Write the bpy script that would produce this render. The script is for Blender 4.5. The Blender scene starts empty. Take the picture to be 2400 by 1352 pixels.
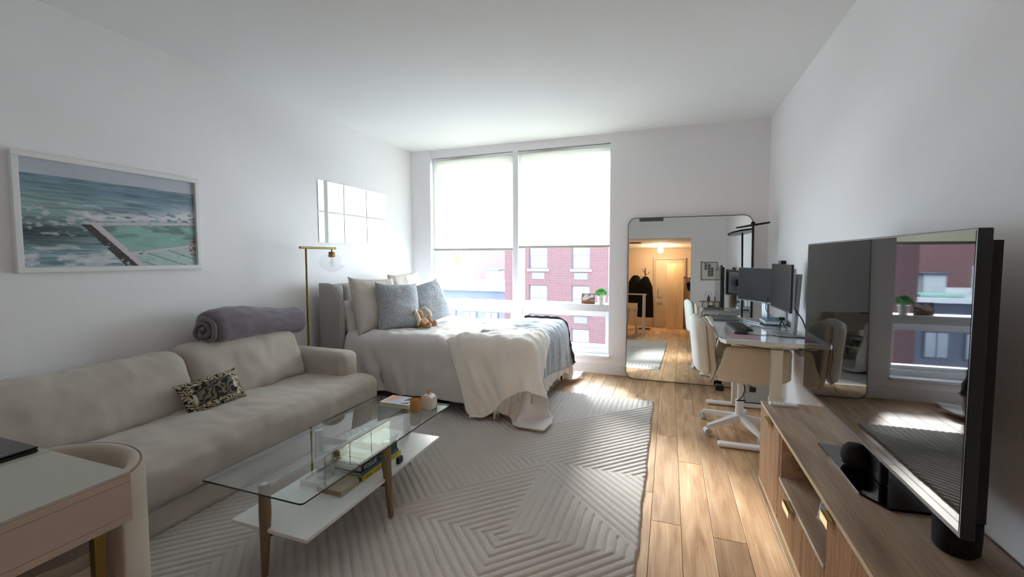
import bpy, bmesh, math, random
import numpy as np
from mathutils import Vector, Matrix, noise
from mathutils.bvhtree import BVHTree
random.seed(7); rng = np.random.default_rng(7)
SC = bpy.context.scene
COL = SC.collection
PI = math.pi

# ------------------------------------------------------------------ camera
H_CAM = 1.45
F, CX, CY = 1030.78, 1190.79, 663.75
YAW, PITCH, ROLL = 0.351172, -0.058606, -0.001748
f = Vector((-math.sin(YAW)*math.cos(PITCH), math.cos(YAW)*math.cos(PITCH), math.sin(PITCH)))
r = Vector((math.cos(YAW), math.sin(YAW), 0)); u = r.cross(f)
r2 = r*math.cos(ROLL)+u*math.sin(ROLL); u2 = -r*math.sin(ROLL)+u*math.cos(ROLL)
cam = bpy.data.objects.new('camera', bpy.data.cameras.new('camera')); COL.objects.link(cam)
cam.matrix_world = Matrix(((r2.x, u2.x, -f.x, 0), (r2.y, u2.y, -f.y, 0), (r2.z, u2.z, -f.z, H_CAM), (0, 0, 0, 1)))
cam.data.sensor_width = 36; cam.data.lens = 36*F/2400
cam.data.shift_x = (1200-CX)/2400; cam.data.shift_y = -(676-CY)/2400
cam.data.clip_start = 0.02
SC.camera = cam
# ------------------------------------------------------------------ light and exposure
SC.view_settings.view_transform = 'Standard'; SC.view_settings.look = 'None'
SC.view_settings.gamma = 1.0; SC.view_settings.use_curve_mapping = False
SC.view_settings.exposure = 1.22
W = bpy.data.worlds.new('sky'); SC.world = W; W.use_nodes = True
wn = W.node_tree.nodes; bg = wn['Background']
bg.inputs['Color'].default_value = (0.78, 0.88, 1.0, 1); bg.inputs['Strength'].default_value = 8.4
sun_dir = Vector((0.42*0.91, -0.905*0.91, -0.415)).normalized()
sl = bpy.data.lights.new('sun', 'SUN'); sl.energy = 4.4; sl.angle = math.radians(8.0); sl.color = (1.0, 0.975, 0.95)
so = bpy.data.objects.new('sun', sl); COL.objects.link(so); so.rotation_euler = sun_dir.to_track_quat('-Z', 'Y').to_euler()
so.location = (-8, 20, 12)
pl = bpy.data.lights.new('window_portal', 'AREA'); pl.shape = 'RECTANGLE'; pl.size = 2.6; pl.size_y = 2.7; pl.cycles.is_portal = True
po = bpy.data.objects.new('window_portal', pl); COL.objects.link(po); po.location = (-1.92, 5.86, 1.5); po.rotation_euler = (-PI/2, 0, 0)
try:
    SC.cycles.use_denoising = True
    SC.cycles.max_bounces = 14; SC.cycles.diffuse_bounces = 12; SC.cycles.glossy_bounces = 6
    SC.cycles.transparent_max_bounces = 16; SC.cycles.transmission_bounces = 8
    SC.cycles.caustics_reflective = False; SC.cycles.caustics_refractive = False
    SC.cycles.sample_clamp_indirect = 12.0
except Exception:
    pass

# ------------------------------------------------------------------ materials
def lin(c):
    if isinstance(c, str):
        c = [int(c[i:i+2], 16)/255 for i in (0, 2, 4)]
    return tuple((x/12.92 if x <= 0.04045 else ((x+0.055)/1.055)**2.4) for x in c)
MATS = {}
def mat(name, col='cccccc', rough=0.6, metal=0.0, spec=0.5, bump=0.0, bscale=200.0, vary=0.0, vscale=3.0, sheen=0.0, coat=0.0, stretch=None, emit=None, alpha=None, rnd=0.0):
    if name in MATS: return MATS[name]
    m = bpy.data.materials.new(name); m.use_nodes = True
    nt = m.node_tree; N = nt.nodes; L = nt.links; b = N['Principled BSDF']
    c = lin(col); b.inputs['Base Color'].default_value = (*c, 1)
    b.inputs['Roughness'].default_value = rough; b.inputs['Metallic'].default_value = metal
    b.inputs['Specular IOR Level'].default_value = spec
    if sheen: b.inputs['Sheen Weight'].default_value = sheen; b.inputs['Sheen Roughness'].default_value = 0.5
    if coat: b.inputs['Coat Weight'].default_value = coat; b.inputs['Coat Roughness'].default_value = 0.05
    tc = N.new('ShaderNodeTexCoord'); mp = N.new('ShaderNodeMapping'); L.new(tc.outputs['Object'], mp.inputs['Vector'])
    if stretch: mp.inputs['Scale'].default_value = stretch
    if vary:
        t = N.new('ShaderNodeTexNoise'); t.inputs['Scale'].default_value = vscale; t.inputs['Detail'].default_value = 6
        L.new(mp.outputs[0], t.inputs['Vector'])
        mx = N.new('ShaderNodeMix'); mx.data_type = 'RGBA'
        mx.inputs['A'].default_value = (*[x*(1-vary) for x in c], 1); mx.inputs['B'].default_value = (*[min(1, x*(1+vary)) for x in c], 1)
        L.new(t.outputs['Fac'], mx.inputs['Factor']); out = mx.outputs['Result']
        if rnd:
            oi = N.new('ShaderNodeObjectInfo'); hs = N.new('ShaderNodeHueSaturation'); mr = N.new('ShaderNodeMapRange')
            mr.inputs['To Min'].default_value = 1-rnd; mr.inputs['To Max'].default_value = 1+rnd
            L.new(oi.outputs['Random'], mr.inputs['Value']); L.new(mr.outputs[0], hs.inputs['Value']); L.new(out, hs.inputs['Color']); out = hs.outputs[0]
        L.new(out, b.inputs['Base Color'])
    if bump:
        t = N.new('ShaderNodeTexNoise'); t.inputs['Scale'].default_value = bscale; t.inputs['Detail'].default_value = 3
        L.new(mp.outputs[0], t.inputs['Vector'])
        bp = N.new('ShaderNodeBump'); bp.inputs['Strength'].default_value = bump; bp.inputs['Distance'].default_value = 0.004
        L.new(t.outputs['Fac'], bp.inputs['Height']); L.new(bp.outputs[0], b.inputs['Normal'])
    if emit:
        b.inputs['Emission Color'].default_value = (*lin(emit[0]), 1); b.inputs['Emission Strength'].default_value = emit[1]
    MATS[name] = m; return m

def wood(name, base, dark, light, axis=1, scale=1.0, rough=0.5, rnd=0.16, knots=True, fine=90):
    m = bpy.data.materials.new(name); m.use_nodes = True
    nt = m.node_tree; N = nt.nodes; L = nt.links; b = N['Principled BSDF']; b.inputs['Roughness'].default_value = rough
    tc = N.new('ShaderNodeTexCoord'); oi = N.new('ShaderNodeObjectInfo')
    ad = N.new('ShaderNodeVectorMath'); ad.operation = 'ADD'
    mu = N.new('ShaderNodeVectorMath'); mu.operation = 'SCALE'; cx = N.new('ShaderNodeCombineXYZ')
    for i in range(3): L.new(oi.outputs['Random'], cx.inputs[i])
    L.new(cx.outputs[0], mu.inputs[0]); mu.inputs['Scale'].default_value = 37.0
    L.new(tc.outputs['Object'], ad.inputs[0]); L.new(mu.outputs[0], ad.inputs[1])
    mp = N.new('ShaderNodeMapping'); s = [6.0*scale]*3; s[axis] = 0.9*scale; mp.inputs['Scale'].default_value = s
    L.new(ad.outputs[0], mp.inputs['Vector'])
    n1 = N.new('ShaderNodeTexNoise'); n1.inputs['Scale'].default_value = 2.2; n1.inputs['Detail'].default_value = 5; n1.inputs['Distortion'].default_value = .35
    L.new(mp.outputs[0], n1.inputs['Vector'])
    mp2 = N.new('ShaderNodeMapping'); s = [fine*scale]*3; s[axis] = 2.5*scale; mp2.inputs['Scale'].default_value = s
    L.new(ad.outputs[0], mp2.inputs['Vector'])
    n2 = N.new('ShaderNodeTexNoise'); n2.inputs['Scale'].default_value = 1.5; n2.inputs['Detail'].default_value = 4
    L.new(mp2.outputs[0], n2.inputs['Vector'])
    cr = N.new('ShaderNodeValToRGB'); e = cr.color_ramp.elements
    e[0].position = .28; e[0].color = (*lin(dark), 1); e[1].position = .72; e[1].color = (*lin(light), 1)
    k = e.new(.5); k.color = (*lin(base), 1)
    L.new(n1.outputs['Fac'], cr.inputs['Fac'])
    mx = N.new('ShaderNodeMix'); mx.data_type = 'RGBA'; mx.blend_type = 'MULTIPLY'; mx.inputs['Factor'].default_value = 0.42
    cr2 = N.new('ShaderNodeValToRGB'); cr2.color_ramp.elements[0].color = (.45, .4, .36, 1); cr2.color_ramp.elements[0].position = .3; cr2.color_ramp.elements[1].position = .62
    L.new(n2.outputs['Fac'], cr2.inputs['Fac']); L.new(cr.outputs[0], mx.inputs['A']); L.new(cr2.outputs[0], mx.inputs['B'])
    out = mx.outputs['Result']
    if knots:
        mp3 = N.new('ShaderNodeMapping'); s = [4.6]*3; s[axis] = 1.3; s[2 if axis != 2 else 0] = 0.0; mp3.inputs['Scale'].default_value = s; L.new(ad.outputs[0], mp3.inputs['Vector'])
        vo = N.new('ShaderNodeTexVoronoi'); vo.inputs['Scale'].default_value = 1.0; L.new(mp3.outputs[0], vo.inputs['Vector'])
        cr3 = N.new('ShaderNodeValToRGB'); q = cr3.color_ramp.elements
        q[0].position = .035; q[0].color = (.12, .07, .04, 1); q[1].position = .11; q[1].color = (1, 1, 1, 1)
        L.new(vo.outputs['Distance'], cr3.inputs['Fac'])
        m3 = N.new('ShaderNodeMix'); m3.data_type = 'RGBA'; m3.blend_type = 'MULTIPLY'; m3.inputs['Factor'].default_value = .75
        L.new(out, m3.inputs['A']); L.new(cr3.outputs[0], m3.inputs['B']); out = m3.outputs['Result']
    hs = N.new('ShaderNodeHueSaturation'); mr = N.new('ShaderNodeMapRange')
    mr.inputs['To Min'].default_value = 1-rnd; mr.inputs['To Max'].default_value = 1+rnd
    L.new(oi.outputs['Random'], mr.inputs['Value']); L.new(mr.outputs[0], hs.inputs['Value']); L.new(out, hs.inputs['Color'])
    L.new(hs.outputs[0], b.inputs['Base Color'])
    bp = N.new('ShaderNodeBump'); bp.inputs['Strength'].default_value = .25; bp.inputs['Distance'].default_value = .001
    L.new(n2.outputs['Fac'], bp.inputs['Height']); L.new(bp.outputs[0], b.inputs['Normal'])
    return m

def attr_mat(name, rough=.5, coat=0.0):
    if name in MATS: return MATS[name]
    m = bpy.data.materials.new(name); m.use_nodes = True; N = m.node_tree.nodes; b = N['Principled BSDF']
    a = N.new('ShaderNodeAttribute'); a.attribute_name = 'Col'; m.node_tree.links.new(a.outputs['Color'], b.inputs['Base Color'])
    b.inputs['Roughness'].default_value = rough; b.inputs['Coat Weight'].default_value = coat
    MATS[name] = m; return m

def glass_mat(name, tint=(1, 1, 1), refl=1.0, rough=0.0, ior=1.5):
    m = bpy.data.materials.new(name); m.use_nodes = True; N = m.node_tree.nodes; L = m.node_tree.links
    N.remove(N['Principled BSDF']); out = N['Material Output']
    t = N.new('ShaderNodeBsdfTransparent'); t.inputs['Color'].default_value = (*tint, 1)
    g = N.new('ShaderNodeBsdfGlossy'); g.inputs['Roughness'].default_value = rough; g.inputs['Color'].default_value = (refl, refl, refl, 1)
    fr = N.new('ShaderNodeFresnel'); fr.inputs['IOR'].default_value = ior
    ge = N.new('ShaderNodeNewGeometry'); iv = N.new('ShaderNodeMath'); iv.operation = 'SUBTRACT'; iv.inputs[0].default_value = 1.0; L.new(ge.outputs['Backfacing'], iv.inputs[1])
    mm = N.new('ShaderNodeMath'); mm.operation = 'MULTIPLY'; L.new(fr.outputs[0], mm.inputs[0]); L.new(iv.outputs[0], mm.inputs[1])
    mx = N.new('ShaderNodeMixShader'); L.new(mm.outputs[0], mx.inputs[0]); L.new(t.outputs[0], mx.inputs[1]); L.new(g.outputs[0], mx.inputs[2])
    L.new(mx.outputs[0], out.inputs['Surface']); return m

m_wall = mat('wall_paint', 'edecee', .85, spec=.2, bump=.08, bscale=350)
m_ceil = mat('ceiling_paint', 'edeeee', .9, spec=.2, bump=.05, bscale=300)
m_trim = mat('white_trim', 'e4e5e8', .45)
m_alu = mat('white_window_metal', 'e6e8ec', .35)
m_floor = wood('oak_plank', 'c8a27c', 'a67f5a', 'debe98', 1, 1.0, .42, .26, True)
m_gapdark = mat('plank_bed', '2c2018', .9)
m_stand = wood('walnut_laminate', 'a08975', '836d5a', 'b6a08b', 1, .8, .5, .02, True)
m_stand_front = wood('light_oak_slat', 'c4a78c', 'a88a6f', 'd6ba9e', 2, 1.2, .6, .05, False)
m_brass = mat('brushed_brass', 'a8894f', .38, 1.0)
m_brassd = mat('aged_brass', '87703f', .42, 1.0)
m_white = mat('white_lacquer', 'e2e3e2', .35)
m_whitem = mat('white_metal', 'e3e5e8', .35, 0.0, coat=.2)
m_black = mat('black_plastic', '101113', .35)
m_blackm = mat('matt_black', '0c0c0d', .7)
m_screen = mat('television_screen_glass', '050608', .025, spec=.4)
m_mon = mat('monitor_screen', '0a0b0d', .5, spec=.12)
m_silver = mat('silver_plastic', '9a9da1', .35, .7)
m_mirror = mat('mirror_silver', 'f0f4f2', 0.0, 1.0)
m_glass = glass_mat('window_glass', (.97, .985, .98), .9, 0, 1.25)
m_tglass = glass_mat('table_glass', (.93, .965, .955), 1.0, 0, 1.6)
m_tedge = mat('glass_edge', '1d2b29', .15, spec=.8)
m_bulb = glass_mat('lamp_globe_glass', (.96, .96, .96), 1.0, .01, 1.6)
m_velvet = mat('beige_velvet', 'b4aba0', .85, sheen=.35, bump=.4, bscale=420, vary=.16, vscale=9)  # mottled tone imitates the shading of the velvet nap
m_velvet2 = mat('cream_velvet', 'bfb3a4', .85, sheen=.35, bump=.25, bscale=500, vary=.08, vscale=5)
m_bedgrey = mat('grey_upholstery', 'a8a5a3', .9, sheen=.2, bump=.4, bscale=700, vary=.06, vscale=30)
m_duvet = mat('taupe_linen', 'dad5d3', .9, sheen=.15, bump=.5, bscale=420)
m_sheetw = mat('white_linen', 'dcdad6', .9, bump=.25, bscale=500)
m_euro = mat('oatmeal_linen', 'cdc6bd', .9, bump=.3, bscale=500)
m_throw = mat('cream_throw', 'ece9e2', .9, sheen=.2, bump=.3, bscale=500)
m_blue = mat('blue_grey_fleece', '98a2ac', .95, sheen=.3, bump=1.0, bscale=120, vary=.6, vscale=26)
m_bluedark = mat('charcoal_trim', '3b3a3e', .95, bump=.8, bscale=200)
m_plum = mat('plum_grey_blanket', '706871', .95, sheen=.35, bump=.6, bscale=400, vary=.12, vscale=60)
m_boucle = mat('grey_boucle', 'a3a8ae', .95, sheen=.3, bump=1.0, bscale=90, vary=.75, vscale=62)
m_chairw = mat('white_chair_fabric', 'dcdad2', .75, bump=.1, bscale=600)
m_chairb = mat('beige_chair_fabric', 'c9bfae', .85, bump=.25, bscale=600)
m_rug = mat('rug_pile', 'cbc5c0', .97, sheen=.25, bump=1.0, bscale=420, vary=.10, vscale=140, spec=.1)

# ------------------------------------------------------------------ geometry helpers
def P3(p): return Vector(p)
def bm_box(bm, x0, x1, y0, y1, z0, z1, bev=0.0, seg=2):
    g = bmesh.ops.create_cube(bm, size=1.0)
    vs = g['verts']
    for v in vs:
        v.co = Vector(((x0+x1)/2+v.co.x*(x1-x0), (y0+y1)/2+v.co.y*(y1-y0), (z0+z1)/2+v.co.z*(z1-z0)))
    if bev:
        es = {e for v in vs for e in v.link_edges}
        bmesh.ops.bevel(bm, geom=list(es), offset=bev, segments=seg, affect='EDGES', profile=.5)
def bm_cyl(bm, p0, p1, r0, r1=None, n=20, cap=True):
    p0 = P3(p0); p1 = P3(p1); r1 = r0 if r1 is None else r1
    d = (p1-p0); q = d.to_track_quat('Z', 'Y') if d.length > 1e-9 else Matrix.Identity(3).to_quaternion()
    a = []; b = []
    for i in range(n):
        t = 2*PI*i/n; c = Vector((math.cos(t), math.sin(t), 0))
        a.append(bm.verts.new(p0+q@(c*r0))); b.append(bm.verts.new(p1+q@(c*r1)))
    for i in range(n):
        j = (i+1) % n; bm.faces.new((a[i], a[j], b[j], b[i]))
    if cap: bm.faces.new(a[::-1]); bm.faces.new(b)
def bm_tube(bm, pts, r, n=8, closed=False):
    pts = [P3(p) for p in pts]; rings = []; m = len(pts)
    up = Vector((0, 0, 1)); last = None
    for i, p in enumerate(pts):
        a = pts[(i-1) % m] if (closed or i > 0) else p; b = pts[(i+1) % m] if (closed or i < m-1) else p
        t = (b-a).normalized()
        if last is None: s = t.cross(up); s = s if s.length > 1e-3 else t.cross(Vector((1, 0, 0)))
        else: s = last-t*last.dot(t)
        s.normalize(); last = s; w = t.cross(s); rr = r[i] if isinstance(r, (list, tuple)) else r
        rings.append([bm.verts.new(p+(s*math.cos(2*PI*k/n)+w*math.sin(2*PI*k/n))*rr) for k in range(n)])
    for i in range(m if closed else m-1):
        A = rings[i]; Bq = rings[(i+1) % m]
        for k in range(n): bm.faces.new((A[k], A[(k+1) % n], Bq[(k+1) % n], Bq[k]))
    if not closed: bm.faces.new(rings[0][::-1]); bm.faces.new(rings[-1])
def bm_lathe(bm, prof, c, n=32, close=True):
    rings = []
    for rr, z in prof:
        if rr < 1e-6: rings.append([bm.verts.new((c[0], c[1], c[2]+z))])
        else: rings.append([bm.verts.new((c[0]+rr*math.cos(2*PI*k/n), c[1]+rr*math.sin(2*PI*k/n), c[2]+z)) for k in range(n)])
    for A, Bq in zip(rings, rings[1:]):
        for k in range(n):
            k2 = (k+1) % n
            if len(A) == 1 and len(Bq) == 1: continue
            if len(A) == 1: bm.faces.new((A[0], Bq[k2], Bq[k]))
            elif len(Bq) == 1: bm.faces.new((A[k], A[k2], Bq[0]))
            else: bm.faces.new((A[k], A[k2], Bq[k2], Bq[k]))
def bm_prism(bm, pts, off):
    """polygon pts (3d) extruded by off"""
    a = [bm.verts.new(P3(p)) for p in pts]; b = [bm.verts.new(P3(p)+P3(off)) for p in pts]
    n = len(a); bm.faces.new(a[::-1]); bm.faces.new(b)
    for i in range(n): bm.faces.new((a[i], a[(i+1) % n], b[(i+1) % n], b[i]))
def bm_ball(bm, c, rx, ry=None, rz=None, seg=20, rings=12, rot=None):
    ry = ry or rx; rz = rz or rx
    g = bmesh.ops.create_uvsphere(bm, u_segments=seg, v_segments=rings, radius=1.0)
    for v in g['verts']:
        p = Vector((v.co.x*rx, v.co.y*ry, v.co.z*rz))
        if rot: p = rot@p
        v.co = p+P3(c)
def new(): return bmesh.new()
def obj(name, bm, m, parent=None, smooth=False, world=True, label=None, auto=None):
    """one mesh object; coordinates are world ones unless world=False, then local to parent"""
    me = bpy.data.meshes.new(name)
    if isinstance(bm, bmesh.types.BMesh):
        bmesh.ops.recalc_face_normals(bm, faces=bm.faces[:]); bm.to_mesh(me); bm.free()
    else:
        me.from_pydata(*bm); me.update()
    ms = m if isinstance(m, (list, tuple)) else [m]
    for q in ms: me.materials.append(q)
    if smooth: me.polygons.foreach_set('use_smooth', [True]*len(me.polygons))
    o = bpy.data.objects.new(name, me); COL.objects.link(o)
    if smooth and auto is not None:
        me.set_sharp_from_angle(angle=math.radians(auto))
    if parent is not None:
        o.parent = parent
        if world: o.location = -root_loc(parent)
    if label: o['label'] = label
    return o
def root_loc(p):
    l = Vector((0, 0, 0))
    while p is not None: l += p.location; p = p.parent
    return l
def tag(o, label, cat, group=None, kind=None):
    o['label'] = label; o['category'] = cat
    if group: o['group'] = group
    if kind: o['kind'] = kind
    return o
def thing(name, label, cat, loc=(0, 0, 0), rotz=0, group=None):
    o = bpy.data.objects.new(name, None); COL.objects.link(o); o.location = loc; o.rotation_euler = (0, 0, rotz)
    o.empty_display_size = .05
    return tag(o, label, cat, group)
def struct(name, bm, m, parent=None, **k):
    o = obj(name, bm, m, parent, **k)
    if parent is None: o['kind'] = 'structure'
    return o
def box_obj(name, x0, x1, y0, y1, z0, z1, m, parent=None, bev=0, seg=2, **k):
    bm = new(); bm_box(bm, x0, x1, y0, y1, z0, z1, bev, seg); return obj(name, bm, m, parent, **k)
def fbm(p, s=1.0, o=3):
    return noise.fractal(Vector(p)*s, 1.0, 2.0, o)
def soft_box(x0, x1, y0, y1, z0, z1, rad, step=.03, bulge=(0, 0, 0), wr=0.0, wscale=4.0, wstretch=(1, 1, 1), seed=0, fn=None):
    """rounded, slightly swollen cushion as (verts, edges, faces)"""
    nx = max(4, int((x1-x0)/step)); ny = max(4, int((y1-y0)/step)); nz = max(4, int((z1-z0)/step))
    idx = {}; V = []; Fs = []
    c = Vector(((x0+x1)/2, (y0+y1)/2, (z0+z1)/2)); h = Vector(((x1-x0)/2, (y1-y0)/2, (z1-z0)/2))
    def vid(i, j, k):
        key = (i, j, k)
        if key in idx: return idx[key]
        p = Vector((2*i/nx-1, 2*j/ny-1, 2*k/nz-1))
        q = Vector((p.x*h.x, p.y*h.y, p.z*h.z)); inner = Vector([max(-h[a]+rad, min(h[a]-rad, q[a])) for a in range(3)])
        d = q-inner
        if d.length > 1e-9: q = inner+d.normalized()*rad
        nn = (d.normalized() if d.length > 1e-9 else Vector((0, 0, 0)))
        u_ = [1-p[a]**2 for a in range(3)]
        q.x += bulge[0]*(p.x)*u_[1]**.6*u_[2]**.6 if abs(p.x) > .5 else 0
        q.y += bulge[1]*(p.y)*u_[0]**.6*u_[2]**.6 if abs(p.y) > .5 else 0
        q.z += bulge[2]*(p.z)*u_[0]**.5*u_[1]**.5 if abs(p.z) > .5 else 0
        w = q+c
        if wr:
            s = Vector((w.x*wstretch[0], w.y*wstretch[1], w.z*wstretch[2]))*wscale+Vector((seed*7.3, seed*1.7, seed*3.1))
            a = noise.fractal(s, 1.0, 2.0, 4); rg = (1-abs(noise.noise(s*1.7)))**3
            w += nn*(a*wr+(rg-.4)*wr*.5)
        if fn: w = fn(w, p)
        idx[key] = len(V); V.append(w[:]); return idx[key]
    for (A, B, Cc, mk) in ((nx, ny, nz, lambda a, b, s: (a, b, s)), (nx, nz, ny, lambda a, b, s: (a, s, b)), (ny, nz, nx, lambda a, b, s: (s, a, b))):
        for s in (0, Cc):
            for a in range(A):
                for b in range(B):
                    q = [vid(*mk(a, b, s)), vid(*mk(a+1, b, s)), vid(*mk(a+1, b+1, s)), vid(*mk(a, b+1, s))]
                    Fs.append(q)
    return V, [], Fs
def soft(name, args, m, parent=None, label=None, **k):
    V, E_, Fs = soft_box(*args, **k)
    me = bpy.data.meshes.new(name); me.from_pydata(V, E_, Fs); me.update()
    bm = new(); bm.from_mesh(me); bpy.data.meshes.remove(me)
    return obj(name, bm, m, parent, smooth=True, label=label)
def pillow_geo(w, h, t, n=36, wr=.012, seed=0, corner=.5, sag=.0):
    V = []; Fs = []
    for s in (1, -1):
        base = len(V)
        for j in range(n+1):
            for i in range(n+1):
                a = 2*i/n-1; b = 2*j/n-1
                pin = 1-.10*(1-abs(a)**3)*abs(b)**6-0; pin2 = 1-.10*(1-abs(b)**3)*abs(a)**6
                x = a*w/2*pin2; z = b*h/2*pin
                th = t/2*((1-abs(a)**2.6)*(1-abs(b)**2.6))**corner
                edge = min(1, 6*min(1-abs(a), 1-abs(b)))
                nn = fbm((x*5+seed*9, z*5, s*3+seed), 1.2, 3); rg = (1-abs(noise.noise(Vector((x*7+seed*3, z*5, s*2.2)))))**4
                y = s*(th+(nn*wr+rg*wr*.7)*edge)+.01*math.sin(a*3+seed)*abs(b)
                z -= sag*(1-a*a)*(b+1)*.5
                V.append((x, y, z))
        for j in range(n):
            for i in range(n):
                q = [base+j*(n+1)+i, base+j*(n+1)+i+1, base+(j+1)*(n+1)+i+1, base+(j+1)*(n+1)+i]
                Fs.append(q if s > 0 else q[::-1])
    return V, Fs
def pillow(name, label, w, h, t, m, loc, rot, group=None, seed=0, wr=.012, sag=0, colfn=None, corner=.5, piping=None):
    V, Fs = pillow_geo(w, h, t, 40 if colfn is None else 110, wr, seed, corner, sag)
    me = bpy.data.meshes.new(name); me.from_pydata(V, [], Fs); me.update()
    if colfn is not None:
        ca = me.color_attributes.new('Col', 'FLOAT_COLOR', 'POINT')
        A = np.array(V); c = colfn(A[:, 0]/(w/2), A[:, 2]/(h/2)); ca.data.foreach_set('color', np.hstack([c, np.ones((len(c), 1))]).astype(np.float32).ravel())
    bm = new(); bm.from_mesh(me); bmesh.ops.remove_doubles(bm, verts=bm.verts, dist=.0005)
    o = obj(name, bm, m, None, smooth=True)
    o.location = loc; o.rotation_euler = rot
    tag(o, label, 'pillow', group); return o

def vnoise(x, y, seed=0):
    """numpy value noise"""
    x = np.asarray(x, float); y = np.asarray(y, float)
    xi = np.floor(x).astype(int); yi = np.floor(y).astype(int); xf = x-xi; yf = y-yi
    def hsh(a, b):
        n = (a*374761393+b*668265263+seed*1442695041) & 0xffffffff
        n = ((n ^ (n >> 13))*1274126177) & 0xffffffff
        return ((n ^ (n >> 16)) & 0xffff)/65535.
    sx = xf*xf*(3-2*xf); sy = yf*yf*(3-2*yf)
    return (hsh(xi, yi)*(1-sx)+hsh(xi+1, yi)*sx)*(1-sy)+(hsh(xi, yi+1)*(1-sx)+hsh(xi+1, yi+1)*sx)*sy
def nfbm(x, y, seed=0, o=4):
    s = 0; a = .5; t = 0
    for i in range(o): s = s+a*vnoise(x*2**i, y*2**i, seed+i); t += a; a *= .5
    return s/t
def print_plane(name, o0, du, dv, nu, nv, fn, m, parent, label=None):
    U, Vv = np.meshgrid(np.linspace(0, 1, nu+1), np.linspace(0, 1, nv+1))
    o0 = np.array(o0); P = o0+U[..., None]*np.array(du)+Vv[..., None]*np.array(dv)
    c = fn(U.ravel(), Vv.ravel())
    i = np.arange(nu*nv); a = (i//nu)*(nu+1)+i % nu
    F_ = np.stack([a, a+1, a+nu+2, a+nu+1], 1)
    me = bpy.data.meshes.new(name); me.from_pydata(P.reshape(-1, 3).tolist(), [], F_.tolist())
    ca = me.color_attributes.new('Col', 'FLOAT_COLOR', 'POINT')
    ca.data.foreach_set('color', np.hstack([c, np.ones((len(c), 1))]).astype(np.float32).ravel())
    me.materials.append(m); ob = bpy.data.objects.new(name, me); COL.objects.link(ob)
    if parent is not None: ob.parent = parent; ob.location = -root_loc(parent)
    if label: ob['label'] = label
    return ob
def text(name, s, size, m, mtx, parent, sx=1.0, ext=.0003, align='LEFT'):
    cu = bpy.data.curves.new(name, 'FONT'); cu.body = s; cu.size = size; cu.extrude = ext; cu.align_x = align
    cu.materials.append(m); oc = bpy.data.objects.new(name, cu); COL.objects.link(oc)
    bpy.context.view_layer.update(); me = bpy.data.meshes.new_from_object(oc.evaluated_get(bpy.context.evaluated_depsgraph_get())); bpy.data.objects.remove(oc)
    me.name = name; o = bpy.data.objects.new(name, me); COL.objects.link(o)
    o.parent = parent; mm = mtx.copy(); mm.translation -= root_loc(parent); o.matrix_local = mm@Matrix.Diagonal((sx, 1, 1, 1)); return o
def basis(xa, ya, t):
    xa = Vector(xa).normalized(); ya = Vector(ya).normalized(); za = xa.cross(ya)
    return Matrix(((xa.x, ya.x, za.x, t[0]), (xa.y, ya.y, za.y, t[1]), (xa.z, ya.z, za.z, t[2]), (0, 0, 0, 1)))

# ------------------------------------------------------------------ room shell
XL, XR, YB, YN, ZC = -3.475, 1.0, 5.48, 0.2, 2.945
struct('wall_left', (lambda b: (bm_box(b, XL-.15, XL, YN-.1, YB+.3, -.1, ZC+.1), b)[1])(new()), m_wall)
struct('wall_right', (lambda b: (bm_box(b, XR, XR+.15, YN-.1, YB+.3, -.1, ZC+.1), b)[1])(new()), m_wall)
struct('ceiling', (lambda b: (bm_box(b, XL-.15, XR+.15, YN-.1, YB+.3, ZC, ZC+.12), b)[1])(new()), m_ceil)
WX0, WX1, WZ0, WZ1 = -3.175, -.685, .235, 2.835
b = new()
bm_box(b, XL, WX0, YB, YB+.3, -.1, ZC); bm_box(b, WX1, XR, YB, YB+.3, -.1, ZC); bm_box(b, WX0, WX1, YB, YB+.3, -.1, WZ0-.02)
bm_box(b, WX0, WX1, YB+.03, YB+.3, WZ1, ZC)
struct('wall_back', b, m_wall)
OX0, OX1, OZ = -1.05, .305, 2.30
b = new()
bm_box(b, XL-.15, OX0, YN-.12, YN, -.1, ZC); bm_box(b, OX1, XR+.15, YN-.12, YN, -.1, ZC); bm_box(b, OX0, OX1, YN-.12, YN, OZ, ZC)
struct('wall_near', b, m_wall)
# hallway behind the camera
HX0, HX1, HY, HZ = -1.75, .55, -3.7, 2.45
m_hall = mat('hallway_paint', 'b8a48e', .85)
struct('wall_hall_end', (lambda b: (bm_box(b, HX0-.1, HX1+.1, HY-.1, HY, -.1, HZ), b)[1])(new()), m_hall)
struct('wall_hall_left', (lambda b: (bm_box(b, HX0-.1, HX0, HY, YN-.12, -.1, HZ), b)[1])(new()), m_hall)
struct('wall_hall_right', (lambda b: (bm_box(b, HX1, HX1+.1, HY, YN-.12, -.1, HZ), b)[1])(new()), m_hall)
struct('ceiling_hall', (lambda b: (bm_box(b, HX0-.1, HX1+.1, HY-.1, YN-.12, HZ, HZ+.1), b)[1])(new()), m_ceil)
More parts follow.
